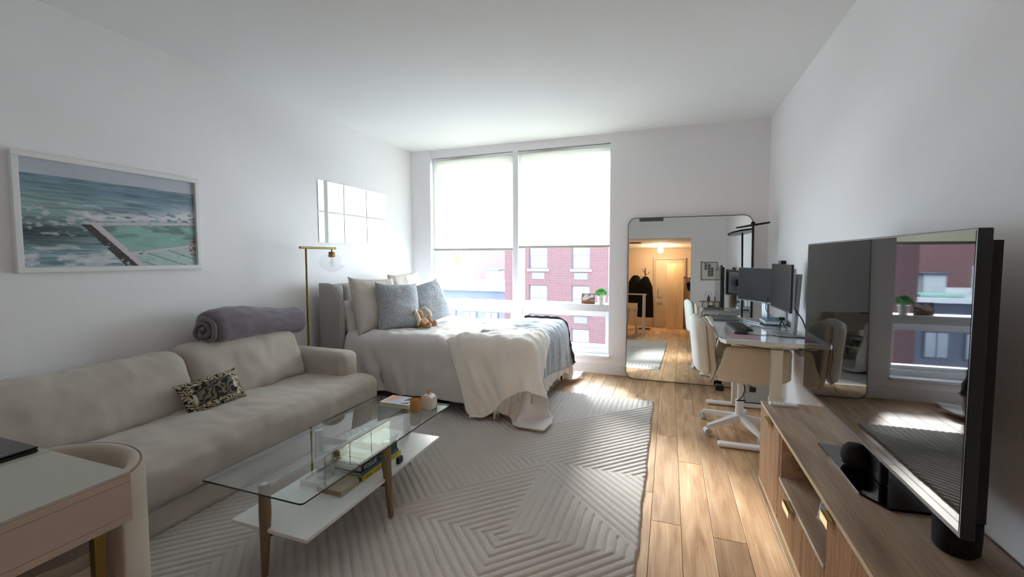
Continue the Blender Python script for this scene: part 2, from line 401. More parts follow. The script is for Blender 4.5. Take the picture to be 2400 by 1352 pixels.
# floor of separate planks
fl = struct('floor', (lambda b: (bm_box(b, XL, XR, YN-.12, YB, -.06, -.012), bm_box(b, HX0, HX1, HY, YN-.12, -.06, -.012), b)[2])(new()), m_gapdark)
pm = {}
PW = .1555
def plank(xc, w, y0, y1, k):
    L_ = round((y1-y0)/.05)*.05
    key = (round(w, 3), L_)
    if key not in pm:
        bb = new(); bm_box(bb, -w/2+.001, w/2-.001, -L_/2+.001, L_/2-.001, -.012, 0, .0016, 1)
        me = bpy.data.meshes.new('plank'); bmesh.ops.recalc_face_normals(bb, faces=bb.faces[:]); bb.to_mesh(me); bb.free(); me.materials.append(m_floor); pm[key] = me
    o = bpy.data.objects.new('plank', pm[key]); COL.objects.link(o); o.parent = fl; o.location = (xc, (y0+y1)/2, 0)
x = -.069-PW*22
first = {0.0865: 4.62}
while x < XR:
    w0, w1 = max(x, XL), min(x+PW, XR)
    if w1-w0 > .02:
        y = YB; first_len = rng.uniform(.5, 1.9); i = 0
        lo = YN-.12 if not (w1 > HX0+.02 and w0 < HX1-.02) else HY
        while y > lo+.02:
            L_ = first_len if i == 0 else rng.uniform(1.1, 2.1)
            L_ = round(L_/.05)*.05
            y0 = max(lo, y-L_)
            if y0-lo < .35: y0 = lo
            L2 = max(.05, round((y-y0)/.05)*.05)
            plank((w0+w1)/2, w1-w0, y-L2, y, i); y = y-L2; i += 1
            if y <= lo+.051: break
    x += PW
# baseboards
def baseboard(name, x0, x1, y0, y1): struct(name, (lambda b: (bm_box(b, x0, x1, y0, y1, 0, .13, .004, 1), b)[1])(new()), m_trim)
baseboard('baseboard_left', XL, XL+.014, YN, YB); baseboard('baseboard_right', XR-.014, XR, YN, YB)
baseboard('baseboard_back', XL+.014, XR-.014, YB-.014, YB); baseboard('baseboard_near', OX1, XR-.014, YN, YN+.014)
baseboard('baseboard_near_left', XL+.014, OX0, YN, YN+.014)

# ------------------------------------------------------------------ window
win = struct('window_1', (lambda b: (bm_box(b, WX0, WX0+.075, 5.56, 5.70, WZ0, WZ1), bm_box(b, WX1-.022, WX1, 5.56, 5.70, WZ0, WZ1),
    bm_box(b, WX0+.075, WX1-.022, 5.56, 5.70, WZ1-.06, WZ1), bm_box(b, WX0+.075, WX1-.022, 5.56, 5.70, WZ0, WZ0+.06), b)[4])(new()), m_alu)
wf = obj('window_mullion', (lambda b: (bm_box(b, -1.975, -1.845, 5.565, 5.70, WZ0+.06, WZ1-.06), bm_box(b, -1.945, -1.875, 5.50, 5.565, .87, WZ1-.0), b)[2])(new()), m_alu, win)
obj('window_transom', (lambda b: (bm_box(b, WX0+.01, -1.98, 5.49, 5.70, .765, .86, .003, 1), bm_box(b, -1.84, WX1-.005, 5.49, 5.70, .775, .865, .003, 1), b)[2])(new()), m_alu, win)
for nm, x0, x1 in (('l', WX0+.075, -1.98), ('r', -1.84, WX1-.022)):
    bb = new()
    for (a0, a1, c0, c1) in ((x0, x0+.05, WZ0+.06, .765), (x1-.035, x1, WZ0+.06, .765), (x0+.05, x1-.035, .70, .765), (x0+.05, x1-.035, WZ0+.06, WZ0+.10)):
        bm_box(bb, a0, a1, 5.60, 5.68, c0, c1, .002, 1)
    obj('sash_frame', bb, m_alu, win)
    box_obj('window_pane', x0+.05, x1-.035, 5.636, 5.642, WZ0+.10, .70, m_glass, win)
    box_obj('window_pane', x0, x1, 5.636, 5.642, .865, WZ1-.06, m_glass, win)
struct('trim_window_sill', (lambda b: (bm_box(b, WX0-.01, WX1+.012, 5.43, 5.58, .205, .235, .003, 1), b)[1])(new()), m_trim)
struct('trim_window_jamb', (lambda b: (bm_box(b, WX0, WX0+.004, 5.482, 5.56, .236, WZ1-.001), bm_box(b, WX1-.004, WX1, 5.482, 5.56, .236, WZ1-.001), b)[2])(new()), m_trim)
# roller shades
ms = bpy.data.materials.new('shade_fabric'); ms.use_nodes = True; N = ms.node_tree.nodes; L = ms.node_tree.links
N.remove(N['Principled BSDF']); tr = N.new('ShaderNodeBsdfTranslucent'); tr.inputs['Color'].default_value = (.35, .34, .245, 1)
df = N.new('ShaderNodeBsdfDiffuse'); df.inputs['Color'].default_value = (.72, .72, .67, 1); mx = N.new('ShaderNodeMixShader'); mx.inputs[0].default_value = .55
tx = N.new('ShaderNodeTexNoise'); tx.inputs['Scale'].default_value = 1.3; tcn = N.new('ShaderNodeTexCoord'); L.new(tcn.outputs['Object'], tx.inputs['Vector'])
L.new(df.outputs[0], mx.inputs[1]); L.new(tr.outputs[0], mx.inputs[2])
t2 = N.new('ShaderNodeBsdfTransparent'); mx2 = N.new('ShaderNodeMixShader'); mx2.inputs[0].default_value = .05
L.new(mx.outputs[0], mx2.inputs[1]); L.new(t2.outputs[0], mx2.inputs[2]); L.new(mx2.outputs[0], N['Material Output'].inputs['Surface'])
m_shade = ms
for lab, x0, x1, zb in (('left', -3.138, -1.95, 1.545), ('right', -1.87, -.692, 1.57)):
    t = thing('roller_shade', 'cream roller shade half lowered over the '+lab+' window pane', 'window shade', ((x0+x1)/2, 5.52, zb))
    V = []; Fs = []
    nz, nx = 30, 20
    for j in range(nz+1):
        for i in range(nx+1):
            a = i/nx; c = j/nz
            V.append((x0+(x1-x0)*a, 5.515+.002*math.sin(a*5+c*3), zb+.02+(2.80-zb)*c))
    for j in range(nz):
        for i in range(nx): k = j*(nx+1)+i; Fs.append((k, k+1, k+nx+2, k+nx+1))
    obj('shade_cloth', (V, [], Fs), m_shade, t)
    box_obj('hem_bar', x0, x1, 5.508, 5.524, zb, zb+.03, mat('shade_bar', 'b9bab2', .6), t, .003)
    bb = new(); bm_cyl(bb, (x0, 5.535, 2.808), (x1, 5.535, 2.808), .022, n=16); obj('roller_tube', bb, m_alu, t, smooth=True, auto=40)
    if lab == 'left':
        bb = new(); bm_tube(bb, [(x1-.012, 5.50, 2.78), (x1-.012, 5.50, 2.2), (x1-.02, 5.502, 1.62), (x1-.006, 5.49, 1.60), (x1-.002, 5.49, 2.2), (x1-.002, 5.50, 2.78)], .0018, 6)
        obj('pull_chain', bb, m_whitem, t, smooth=True)

# ------------------------------------------------------------------ outside
def sc(x, z, Y0=17., Y1=30.):   # same sight line, real distance
    k = Y1/Y0; return x*k, H_CAM+(z-H_CAM)*k
def brick_mat(name, c1, c2, mortar, s=1.0):
    m = bpy.data.materials.new(name); m.use_nodes = True; N = m.node_tree.nodes; L = m.node_tree.links; b = N['Principled BSDF']; b.inputs['Roughness'].default_value = .9
    tc = N.new('ShaderNodeTexCoord'); sp = N.new('ShaderNodeSeparateXYZ'); cb = N.new('ShaderNodeCombineXYZ'); ad = N.new('ShaderNodeMath'); ad.operation = 'ADD'
    L.new(tc.outputs['Object'], sp.inputs[0]); L.new(sp.outputs[0], ad.inputs[0]); L.new(sp.outputs[1], ad.inputs[1]); L.new(ad.outputs[0], cb.inputs[0]); L.new(sp.outputs[2], cb.inputs[1])
    br = N.new('ShaderNodeTexBrick'); br.inputs['Scale'].default_value = s; br.inputs['Brick Width'].default_value = .24; br.inputs['Row Height'].default_value = .075
    br.inputs['Mortar Size'].default_value = .012; br.inputs['Mortar Smooth'].default_value = .2
    br.inputs['Color1'].default_value = (*lin(c1), 1); br.inputs['Color2'].default_value = (*lin(c2), 1); br.inputs['Mortar'].default_value = (*lin(mortar), 1)
    L.new(cb.outputs[0], br.inputs['Vector']); L.new(br.outputs['Color'], b.inputs['Base Color'])
    bp = N.new('ShaderNodeBump'); bp.inputs['Strength'].default_value = .4; bp.inputs['Distance'].default_value = .01; L.new(br.outputs['Fac'], bp.inputs['Height']); bp.invert = True; L.new(bp.outputs[0], b.inputs['Normal'])
    return m
m_brick = brick_mat('red_brick', '3c181b', '321316', '5c4b4d')
m_brick2 = brick_mat('pale_brick', '67393c', '5c3134', '7c6a6a')
m_stone = mat('grey_stone', '4a4f5e', .9, vary=.1, vscale=2); m_roofw = mat('white_roofing', 'b8bcc0', .9)
m_wframe = mat('building_window_frame', '3c3a44', .6); m_wglass = mat('building_window_glass', '6d7684', .15, spec=.8); m_blind = mat('building_window_blind', '9ea2a8', .8)
bl = thing('brick_building', 'red brick apartment building across the street, behind right window pane', 'building', (-6, 30, -9))
fx0, _ = sc(-6.372, 0); YF = 30.
wins = []
for wx0, wx1 in ((-5.323, -4.557), (-3.575, -2.86), (-7.1, -6.5), (-1.83, -1.1)):
    for zt in (3.45, 1.75+.0, .35, -1.35, -3.05):
        pass
cols = [(-5.323, -4.557), (-3.575, -2.86), (-1.83, -1.11), (-.08, .64)]
rows = [(3.40, 2.69), (2.06, .99), (.35, -.72), (-1.35, -2.42), (-3.05, -4.1)]
rects = []
for cx0, cx1 in cols:
    for rt, rb in rows:
        X0, Z1 = sc(cx0, rt); X1, Z0 = sc(cx1, rb); rects.append((X0, X1, Z0, Z1))
FX1 = 6.0; FZ1 = 6.6; FZ0 = -9.0
xs = sorted({fx0, FX1, *[q for r_ in rects for q in r_[:2]]}); zs = sorted({FZ0, FZ1, *[q for r_ in rects for q in r_[2:]]})
bb = new()
for i in range(len(xs)-1):
    for j in range(len(zs)-1):
        mx_, mz_ = (xs[i]+xs[i+1])/2, (zs[j]+zs[j+1])/2
        if any(r_[0] < mx_ < r_[1] and r_[2] < mz_ < r_[3] for r_ in rects): continue
        bm_box(bb, xs[i], xs[i+1], YF, YF+.4, zs[j], zs[j+1])
bm_box(bb, fx0, fx0+.3, YF+.4, YF+12, FZ0, FZ1); bm_box(bb, fx0, FX1, YF+11.7, YF+12, FZ0, FZ1); bm_box(bb, fx0, FX1, YF, YF+12, FZ1, FZ1+.3)
obj('brick_wall', bb, m_brick, bl)
for X0, X1, Z0, Z1 in rects:
    bb = new(); fr = .09
    bm_box(bb, X0, X0+fr, YF+.12, YF+.26, Z0, Z1); bm_box(bb, X1-fr, X1, YF+.12, YF+.26, Z0, Z1); bm_box(bb, X0+fr, X1-fr, YF+.12, YF+.26, Z1-fr, Z1); bm_box(bb, X0+fr, X1-fr, YF+.12, YF+.26, Z0, Z0+fr)
    zm = (Z0+Z1)/2; bm_box(bb, X0+fr, X1-fr, YF+.12, YF+.24, zm-.04, zm+.04)
    w = obj('window', bb, m_wframe, bl)
    box_obj('pane', X0+fr, X1-fr, YF+.2, YF+.21, Z0+fr, zm-.04, m_wglass, w); box_obj('pane', X0+fr, X1-fr, YF+.16, YF+.17, zm+.04, Z1-fr, m_wglass, w)
    k = random.random(); zz = Z1-fr-(Z1-Z0-.2)*(.35+.6*k)
    box_obj('blind', X0+fr, X1-fr, YF+.145, YF+.155, zz, Z1-fr, m_blind, w)
    box_obj('sill', X0-.12, X1+.12, YF-.08, YF+.1, Z0-.16, Z0, mat('building_sill', '807a7c', .9), w)
    gx = (X0+X1)/2
    box_obj('air_grille', gx-.46, gx+.46, YF-.015, YF+.01, Z0-.72, Z0-.27, mat('grille_metal', '42444f', .6), bl)
lb = thing('low_building', 'low grey stone building with arched dormers and white roof across street', 'building', (-18, 34, -9))
YL = 34.
def sl2(x, z): return sc(x, z, 20., YL)
x0, zc_ = sl2(-13.5, -.1); x1, _ = sl2(-7.4, 0)
bb = new(); bm_box(bb, x0, x1, YL, YL+14, -9, zc_-.15); obj('wall', bb, m_stone, lb)
box_obj('cornice', x0-.1, x1, YL-.35, YL+.1, zc_-.15, zc_+.12, mat('white_cornice', 'c2c5cc', .9), lb)
box_obj('roof', x0, x1, YL+.1, YL+14, zc_-.12, zc_+.02, m_roofw, lb)
for ax in (-10.5, -9.35, -8.2, -11.7):
    X, _ = sl2(ax, 0); bb = new(); pts = []
    for i in range(13):
        a = PI*i/12; pts.append((X+math.cos(a)*.85, YL-.12, zc_-1.5+math.sin(a)*.6))
    bm_tube(bb, pts, .09, 6); obj('arch', bb, mat('pale_stone', '9aa0ac', .9), lb)
    for dz in (0,):
        ww = box_obj('window', X-.62, X+.62, YL-.06, YL+.02, zc_-3.6, zc_-1.9, m_wframe, lb)
        box_obj('pane', X-.54, X-.04, YL-.09, YL-.055, zc_-3.5, zc_-2.0, m_wglass, ww); box_obj('pane', X+.04, X+.54, YL-.09, YL-.055, zc_-3.5, zc_-2.0, m_wglass, ww)
fb = thing('pale_brick_building', 'tall pale pink brick building rising behind the white roof', 'building', (-18, 50, -9))
X0, Z0 = sc(-9.8, 0, 20, 50.); X1, _ = sc(-6.9, 0, 20, 50.)
box_obj('wall', X0, X1+3, 50, 58, -9, 14, m_brick2, fb)
rh = thing('roof_bulkhead', 'small white rooftop stair bulkhead beside the pink brick wall', 'roof structure', (-17, 38, 0))
X, Z = sc(-8.12, .79, 20, 38.); zb_ = zc_+.02
bb = new(); bm_box(bb, X-.7, X+.5, 38, 39.6, zb_, Z); obj('shed_wall', bb, m_roofw, rh); box_obj('shed_roof', X-.85, X+.65, 37.8, 39.8, Z, Z+.15, m_stone, rh)
rt = thing('roof_tank', 'small orange rooftop tank on a white block by pink wall', 'water tank', (-19.5, 39, 0))
X, Z = sc(-10.1, 1.37, 20, 39.); bb = new(); bm_cyl(bb, (X, 39, Z-.5), (X, 39, Z+.3), .3, n=18); bm_lathe(bb, [(.32, .3), (0, .5)], (X, 39, Z), 18); obj('tank_drum', bb, mat('tank_orange', 'b0603c', .8), rt, smooth=True, auto=40)
box_obj('tank_base', X-1.6, X+1.0, 38.6, 40.5, zb_, Z-.5, m_roofw, rt)
sk = tag(box_obj('skylight_canopy', -16.2, -13.9, 36, 37.2, zb_, zb_+.22, mat('mint_canopy', '8fbcae', .6), None, .05), 'low mint coloured skylight lying on the white roof', 'skylight')
street = struct('ground_street', (lambda b: (bm_box(b, -60, 60, 6.5, 29.8, -9.2, -9), b)[1])(new()), mat('asphalt', '6a6c70', .95, vary=.1, vscale=1))

# ------------------------------------------------------------------ rug with carved lines
RX0, RX1, RY0, RY1 = -2.84, -.118, .91, 4.565
nx, ny = 370, 496
X, Y = np.meshgrid(np.linspace(RX0, RX1, nx+1), np.linspace(RY0, RY1, ny+1))
q2 = math.sqrt(.5)
plus = (Y-X)*q2; minus = (X+Y)*q2
lev = minus.copy()
right = X > -.79
lev = np.where(right & (Y > 2.93), plus, lev)
inner = right & (Y <= 2.93) & ((X+.79)+(Y-2.82)*1.0 < 0)
s_ = .05
curve = np.where(Y > 2.04+(X+.79)*.15, (X-2.04-.02)*1.0, X-Y-.02)*q2
lev = np.where(inner, np.where(Y > 2.10, X*.95, (X-(Y-2.10))*q2*1.0+.0), lev)
CD = 2.077+(X+1.453)*1.29
left = ~right
lev = np.where(left & (Y > 2.04) & (Y < CD), plus, lev)
lev = np.where(left & (Y > 2.93) & (X > -1.28) & (Y < 3.43+(X+1.12)), plus, lev)
lev = np.where((X > -1.13) & (Y > 3.43+(X+1.12)), X, lev)
lev = np.where((X < -2.0) & (Y < 2.6), plus, lev)
lev = np.where((X < -1.9) & (Y > 3.0), plus, lev)
per = .0465
ph = (lev/per) % 1.0
groove = np.exp(-((ph-.5)/.13)**2)
hgt = .017-.009*groove+.0022*(nfbm(X*160, Y*160, 3, 2)-.5)+.002*(nfbm(X*12, Y*12, 5, 2)-.5)
edge = np.minimum(np.minimum(X-RX0, RX1-X), np.minimum(Y-RY0, RY1-Y)); hgt *= np.clip(edge/.012, 0, 1)**.5
wob = .003*np.sin(Y*9)+.002*np.sin(Y*23+1)
Pq = np.stack([X+np.where(X > RX1-.01, wob, 0), Y, hgt+.001], -1).reshape(-1, 3)
i = np.arange(nx*ny); a = (i//nx)*(nx+1)+i % nx
me = bpy.data.meshes.new('area_rug'); me.from_pydata(Pq.tolist(), [], np.stack([a, a+1, a+nx+2, a+nx+1], 1).tolist()); me.materials.append(m_rug)
me.polygons.foreach_set('use_smooth', [True]*len(me.polygons))
rug = bpy.data.objects.new('area_rug', me); COL.objects.link(rug); tag(rug, 'large pale grey rug with carved diagonal lines under table, sofa and bed', 'rug')

# ------------------------------------------------------------------ cloth relaxation
def push_rbox(P, lo, hi, rad):
    """push points out of a box rounded by rad (lo/hi are outer bounds)"""
    lo = np.array(lo)+rad; hi = np.array(hi)-rad
    c = np.clip(P, lo, hi); d = P-c; l = np.linalg.norm(d, axis=-1)
    ins = l < rad
    deep = ins & (l < 1e-6)
    out = P.copy()
    k = ins & ~deep; out[k] = c[k]+d[k]/l[k][:, None]*rad
    out[deep, 2] = hi[2]+rad
    return out, ins
def drape(P0, rest_u, rest_v, steps, bodies, thick=.012, bvh=None, it=6, floor=.02, ymax=5.42, wind=None, damp=.985, pin=None, bend=.35, seed=0, shrink=0.0, xmin=None):
    n, m_, _ = P0.shape; P = P0.copy(); Q = P0.copy()
    ru = np.full((n-1, m_), rest_u); rv = np.full((n, m_-1), rest_v)
    rd = math.hypot(rest_u, rest_v)
    def con(A, B, i0, i1, j0, j1, rest, w):
        a = P[i0, j0]; b = P[i1, j1]; d = b-a; l = np.linalg.norm(d, axis=-1, keepdims=True)+1e-9
        c = d*(1-rest/l)*.5*w; P[i0, j0] += c; P[i1, j1] -= c
    S = slice
    for s in range(steps):
        V = (P-Q)*damp; Q = P.copy(); P = P+V; P[..., 2] -= 9.8*.009**2*1.4
        for k in range(it):
            for o_ in (0, 1):
                e = n-1-((n-1-o_) % 2)
                con(0, 0, S(o_, n-1, 2), S(o_+1, n, 2), S(None), S(None), rest_u, 1) if len(range(o_, n-1, 2)) == len(range(o_+1, n, 2)) else None
                con(0, 0, S(None), S(None), S(o_, m_-1, 2), S(o_+1, m_, 2), rest_v, 1)
            con(0, 0, S(0, n-1), S(1, n), S(0, m_-1), S(1, m_), rd, .12); con(0, 0, S(1, n), S(0, n-1), S(0, m_-1), S(1, m_), rd, .12)
            if bend: con(0, 0, S(0, n-2), S(2, n), S(None), S(None), rest_u*2, bend*.25); con(0, 0, S(None), S(None), S(0, m_-2), S(2, m_), rest_v*2, bend*.25)
        for lo, hi, rad in bodies:
            R, ins = push_rbox(P, np.array(lo)-thick, np.array(hi)+thick, rad+thick); P = R
            Q[ins] = Q[ins]+(P[ins]-Q[ins])*.85
        if bvh is not None:
            fl_ = P.reshape(-1, 3); fq = Q.reshape(-1, 3)
            for ii in range(len(fl_)):
                p = Vector(fl_[ii]); h = bvh.find_nearest(p, .07)
                if h[0] is not None:
                    d = (p-h[0]).dot(h[1])
                    if d < thick and d > -.06:
                        np_ = p+h[1]*(thick-d); fl_[ii] = np_; fq[ii] = fq[ii]+(fl_[ii]-fq[ii])*.8
        k = P[..., 2] < floor; P[..., 2] = np.where(k, floor, P[..., 2]); Q[k] = Q[k]+(P[k]-Q[k])*.8
        P[..., 1] = np.minimum(P[..., 1], ymax)
        if xmin is not None: P[..., 0] = np.maximum(P[..., 0], xmin)
    return P
def cloth_obj(name, P, m, label, cat, thick=.006, sub=1, group=None, extra=None):
    n, m_, _ = P.shape; i = np.arange((n-1)*(m_-1)); a = (i//(m_-1))*m_+i % (m_-1)
    # row index = u ; outward normal must be up
    Fq = np.stack([a, a+m_, a+m_+1, a+1], 1)
    e1 = P[n//2+1, m_//2]-P[n//2, m_//2]; e2 = P[n//2, m_//2+1]-P[n//2, m_//2]
    if np.cross(e1, e2)[2] < 0: Fq = Fq[:, ::-1]
    me = bpy.data.meshes.new(name); me.from_pydata(P.reshape(-1, 3).tolist(), [], Fq.tolist()); me.materials.append(m)
    me.polygons.foreach_set('use_smooth', [True]*len(me.polygons))
    o = bpy.data.objects.new(name, me); COL.objects.link(o)
    sd = o.modifiers.new('sub', 'SUBSURF'); sd.levels = sub; sd.render_levels = sub
    sf = o.modifiers.new('thick', 'SOLIDIFY'); sf.thickness = thick; sf.offset = 1
    return tag(o, label, cat, group)
def bvh_of(P):
    n, m_, _ = P.shape; i = np.arange((n-1)*(m_-1)); a = (i//(m_-1))*m_+i % (m_-1); Fq = np.stack([a, a+m_, a+m_+1, a+1], 1)
    e1 = P[n//2+1, m_//2]-P[n//2, m_//2]; e2 = P[n//2, m_//2+1]-P[n//2, m_//2]
    if np.cross(e1, e2)[2] < 0: Fq = Fq[:, ::-1]
    return BVHTree.FromPolygons([Vector(p) for p in P.reshape(-1, 3)], Fq.tolist())
def start(corner, e1, e2, L1, L2, n, m_, z, amp=.02, sc_=5, seed=0, squeeze=1.0):
    U, Vv = np.meshgrid(np.linspace(0, L1*squeeze, n), np.linspace(0, L2*squeeze, m_), indexing='ij')
    P = np.zeros((n, m_, 3)); c = np.array(corner)
    P[..., 0] = c[0]+U*e1[0]+Vv*e2[0]; P[..., 1] = c[1]+U*e1[1]+Vv*e2[1]
    P[..., 2] = z+amp*(nfbm(U*sc_+seed, Vv*sc_+seed*2, seed, 3)-.5)*2
    return P

# ------------------------------------------------------------------ bed
BY0, BY1 = 3.58, 5.08
bed = thing('bed', 'upholstered grey wing bed with channelled headboard against the left wall', 'bed', (-2.2, 4.33, 0))
bb = new(); bm_box(bb, -3.28, -1.15, BY0, BY0+.06, .17, .36, .02, 3); obj('side_rail', bb, m_bedgrey, bed, smooth=True, auto=40)
bb = new(); bm_box(bb, -3.28, -1.15, BY1-.06, BY1, .17, .36, .02, 3); obj('side_rail', bb, m_bedgrey, bed, smooth=True, auto=40)
bb = new(); bm_box(bb, -1.16, -1.10, BY0, BY1, .17, .36, .02, 3); obj('foot_rail', bb, m_bedgrey, bed, smooth=True, auto=40)
box_obj('slat_base', -3.27, -1.16, BY0+.06, BY1-.06, .28, .31, m_blackm, bed)
soft('mattress', (-3.24, -1.13, BY0+.03, BY1-.03, .32, .64, .07), m_sheetw, bed, step=.08)
bb = new(); bm_box(bb, -3.40, -3.33, BY0, BY1+.02, .12, 1.17, .03, 3); obj('headboard', bb, m_bedgrey, bed, smooth=True, auto=50)
for k in range(7):
    y0 = BY0+.02+k*(BY1-BY0-.04)/7; w_ = (BY1-BY0-.04)/7
    soft('headboard_channel', (-3.345, -3.26, y0+.003, y0+w_-.003, .45, 1.165, .035), m_bedgrey, bed, step=.035, bulge=(.015, 0, 0))
def wing(y0, y1):
    bb = new(); pts = []
    pro = [(-3.375, .12), (-3.10, .12), (-3.10, .98), (-3.112, 1.06), (-3.145, 1.13), (-3.20, 1.17), (-3.28, 1.19), (-3.375, 1.19)]
    bm_prism(bb, [(x, y0, z) for x, z in pro], (0, y1-y0, 0))
    bmesh.ops.bevel(bb, geom=[e for e in bb.edges if abs((e.verts[0].co-e.verts[1].co).y) < 1e-6], offset=.018, segments=3, affect='EDGES')
    obj('headboard_wing', bb, m_bedgrey, bed, smooth=True, auto=60)
wing(3.545, 3.625); wing(5.05, 5.13)
for (lx, ly) in ((-1.19, 3.60), (-1.19, 5.04), (-3.2, 3.62), (-3.2, 5.04)):
    bb = new(); bm_cyl(bb, (lx, ly, .18), (lx+(.015 if lx > -2 else 0), ly+(-.015 if ly < 4 else .01), 0.02 if ly < 4 else 0.0), .022, .012, 14); obj('leg', bb, m_brassd, bed, smooth=True, auto=50)
MB = ((-3.24, BY0+.02, .2), (-1.12, BY1-.02, .66), .09)
# under-bed storage
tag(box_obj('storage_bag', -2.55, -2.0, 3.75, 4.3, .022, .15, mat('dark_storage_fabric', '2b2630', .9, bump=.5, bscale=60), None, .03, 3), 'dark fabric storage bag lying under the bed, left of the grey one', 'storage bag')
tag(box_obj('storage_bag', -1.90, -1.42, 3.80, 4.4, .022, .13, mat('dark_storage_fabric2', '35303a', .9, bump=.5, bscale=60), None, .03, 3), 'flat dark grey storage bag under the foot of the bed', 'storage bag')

duv_n, duv_m = 74, 76
P0 = start((-3.10, 3.22), (1, 0), (0, 1), 2.37, 2.33, duv_n, duv_m, .74, .035, 5, 3, squeeze=.965)
PD = drape(P0, 2.37/(duv_n-1), 2.33/(duv_m-1), 190, [MB, ((-3.42, BY0-.08, .1), (-3.09, BY0+.05, 1.2), .02)], thick=.018, it=6, bend=.25, floor=.04, xmin=-3.2)
k_ = np.clip((.62-PD[..., 2])/.25, 0, 1)          # soft vertical folds on the hanging sides
fo = (nfbm(PD[..., 0]*9+PD[..., 2]*2.5, PD[..., 2]*2.0+PD[..., 0]*.5, 61, 3)-.5)*2
ny_ = PD[..., 1] < 4.3
PD[..., 1] += np.where(ny_ & (PD[..., 0] < -1.2), -1, 0)*(fo*.06+.02)*k_
fo2 = nfbm(PD[..., 0]*16-PD[..., 2]*9, PD[..., 2]*4+PD[..., 0]*3, 64, 4)-.5
PD[..., 1] -= np.where(ny_, 1, 0)*fo2*.03*k_
PD[..., 0] += np.where(PD[..., 0] > -1.15, 1, 0)*((nfbm(PD[..., 1]*9, PD[..., 2]*2.0, 62, 3)-.5)*.07)*k_
tp_ = np.clip((PD[..., 2]-.6)/.05, 0, 1); rg_ = 1-abs(nfbm(PD[..., 0]*5-PD[..., 1]*2, PD[..., 0]*2+PD[..., 1]*7, 63, 3)-.5)*2
PD[..., 2] += tp_*((rg_-.75)*.06+.015)
duvet = cloth_obj('duvet', PD, m_duvet, 'taupe linen duvet spread over the bed and hanging down its sides', 'duvet', .012)
BV = bvh_of(PD+np.array([0, 0, .012]))
e1 = (math.cos(math.radians(32)), math.sin(math.radians(32))); e2 = (e1[1], -e1[0])
n_, m_ = 56, 42
P0 = start((-1.99, 3.74), e1, e2, 1.02, .74, n_, m_, .80, .05, 7, 5, squeeze=.97)
PT = drape(P0, 1.02/(n_-1), .74/(m_-1), 110, [MB], thick=.020, bvh=BV, it=5, bend=.2, floor=.05)
k_ = np.clip((.66-PT[..., 2])/.25, 0, 1); u_ = PT[..., 0]*.8+PT[..., 2]*.45
PT[..., 1] -= k_*((nfbm(u_*13, PT[..., 2]*2.2, 71, 3)-.5)*.085+.012)
rg_ = 1-abs(nfbm((PT[..., 0]+PT[..., 1]*.6)*6, (PT[..., 1]-PT[..., 0]*.5)*1.8, 73, 3)-.5)*2
PT[..., 2] += (1-k_)*((rg_-.7)*.035+.012)
throw = cloth_obj('throw_blanket', PT, m_throw, 'cream fringed throw draped over the near edge of the bed', 'throw blanket', .006)
bb = new(); random.seed(4)
for k in range(0, n_*2):        # fringe along the hanging hem
    t_ = k/2; i0 = min(int(t_), n_-2); fr_ = t_-i0; p = Vector(PT[i0, m_-1]*(1-fr_)+PT[i0+1, m_-1]*fr_)
    if p.x < -1.55: continue
    L_ = .06+.03*random.random(); q = p+Vector((random.uniform(-.012, .012), random.uniform(-.008, .004), -L_))
    if q.z < .03: continue
    bm_tube(bb, [p, (p+q)/2+Vector((random.uniform(-.006, .006), 0, 0)), q], [.0026, .0022, .0016], 5)
obj('fringe', bb, m_throw, throw, smooth=True)['kind'] = 'stuff'
n_, m_ = 40, 60
P0 = start((-1.74, 3.70), (1, 0), (0, 1), .94, 1.36, n_, m_, .80, .04, 6, 9, squeeze=.97)
P0[..., 0] += (P0[..., 1]-4.4)*.10
BV2 = bvh_of(PD+np.array([0, 0, .012]))
PBk = drape(P0, .94/(n_-1), 1.36/(m_-1), 100, [MB], thick=.016, bvh=BV2, it=5, bend=.3, floor=.05)
blue = cloth_obj('fleece_blanket', PBk, m_blue, 'blue grey fleece blanket folded over the foot end of the bed', 'blanket', .007)
bb = new(); idx = [Vector(PBk[i, m_-1])+Vector((0, -.02, .02)) for i in range(0, n_, 1)]
bm_tube(bb, idx, [.026+.005*math.sin(i*1.3) for i in range(len(idx))], 8); obj('trim', bb, m_bluedark, blue, smooth=True, label='dark charcoal trim along the far edge')

def rot(th, roll, yaw): return (math.radians(-th), math.radians(roll), math.radians(90+yaw))
pillow('pillow', 'white sleeping pillow slumped lowest against the near headboard wing', .62, .42, .17, m_sheetw, (-3.10, 3.93, .83), rot(28, -4, -12), 'bed pillows', 1, .016)
pillow('pillow', 'oatmeal linen pillow behind the near grey pillow', .60, .62, .22, m_euro, (-2.95, 3.93, .945), rot(19, 3, -14), 'bed pillows', 2, .014)
pillow('pillow', 'oatmeal linen pillow farthest back, its corners above the grey pillows', .58, .58, .18, m_euro, (-3.09, 4.76, .985), rot(12, -3, -6), 'bed pillows', 5, .014)
pillow('pillow', 'grey textured square pillow nearest the camera on the bed', .50, .53, .26, m_boucle, (-2.72, 4.00, .925), rot(16, 4, -27), 'bed pillows', 3, .006)
pillow('pillow', 'grey textured square pillow nearer the window, behind the plush rabbit', .50, .50, .20, m_boucle, (-2.60, 4.44, .935), rot(24, -10, -20), 'bed pillows', 4, .006)
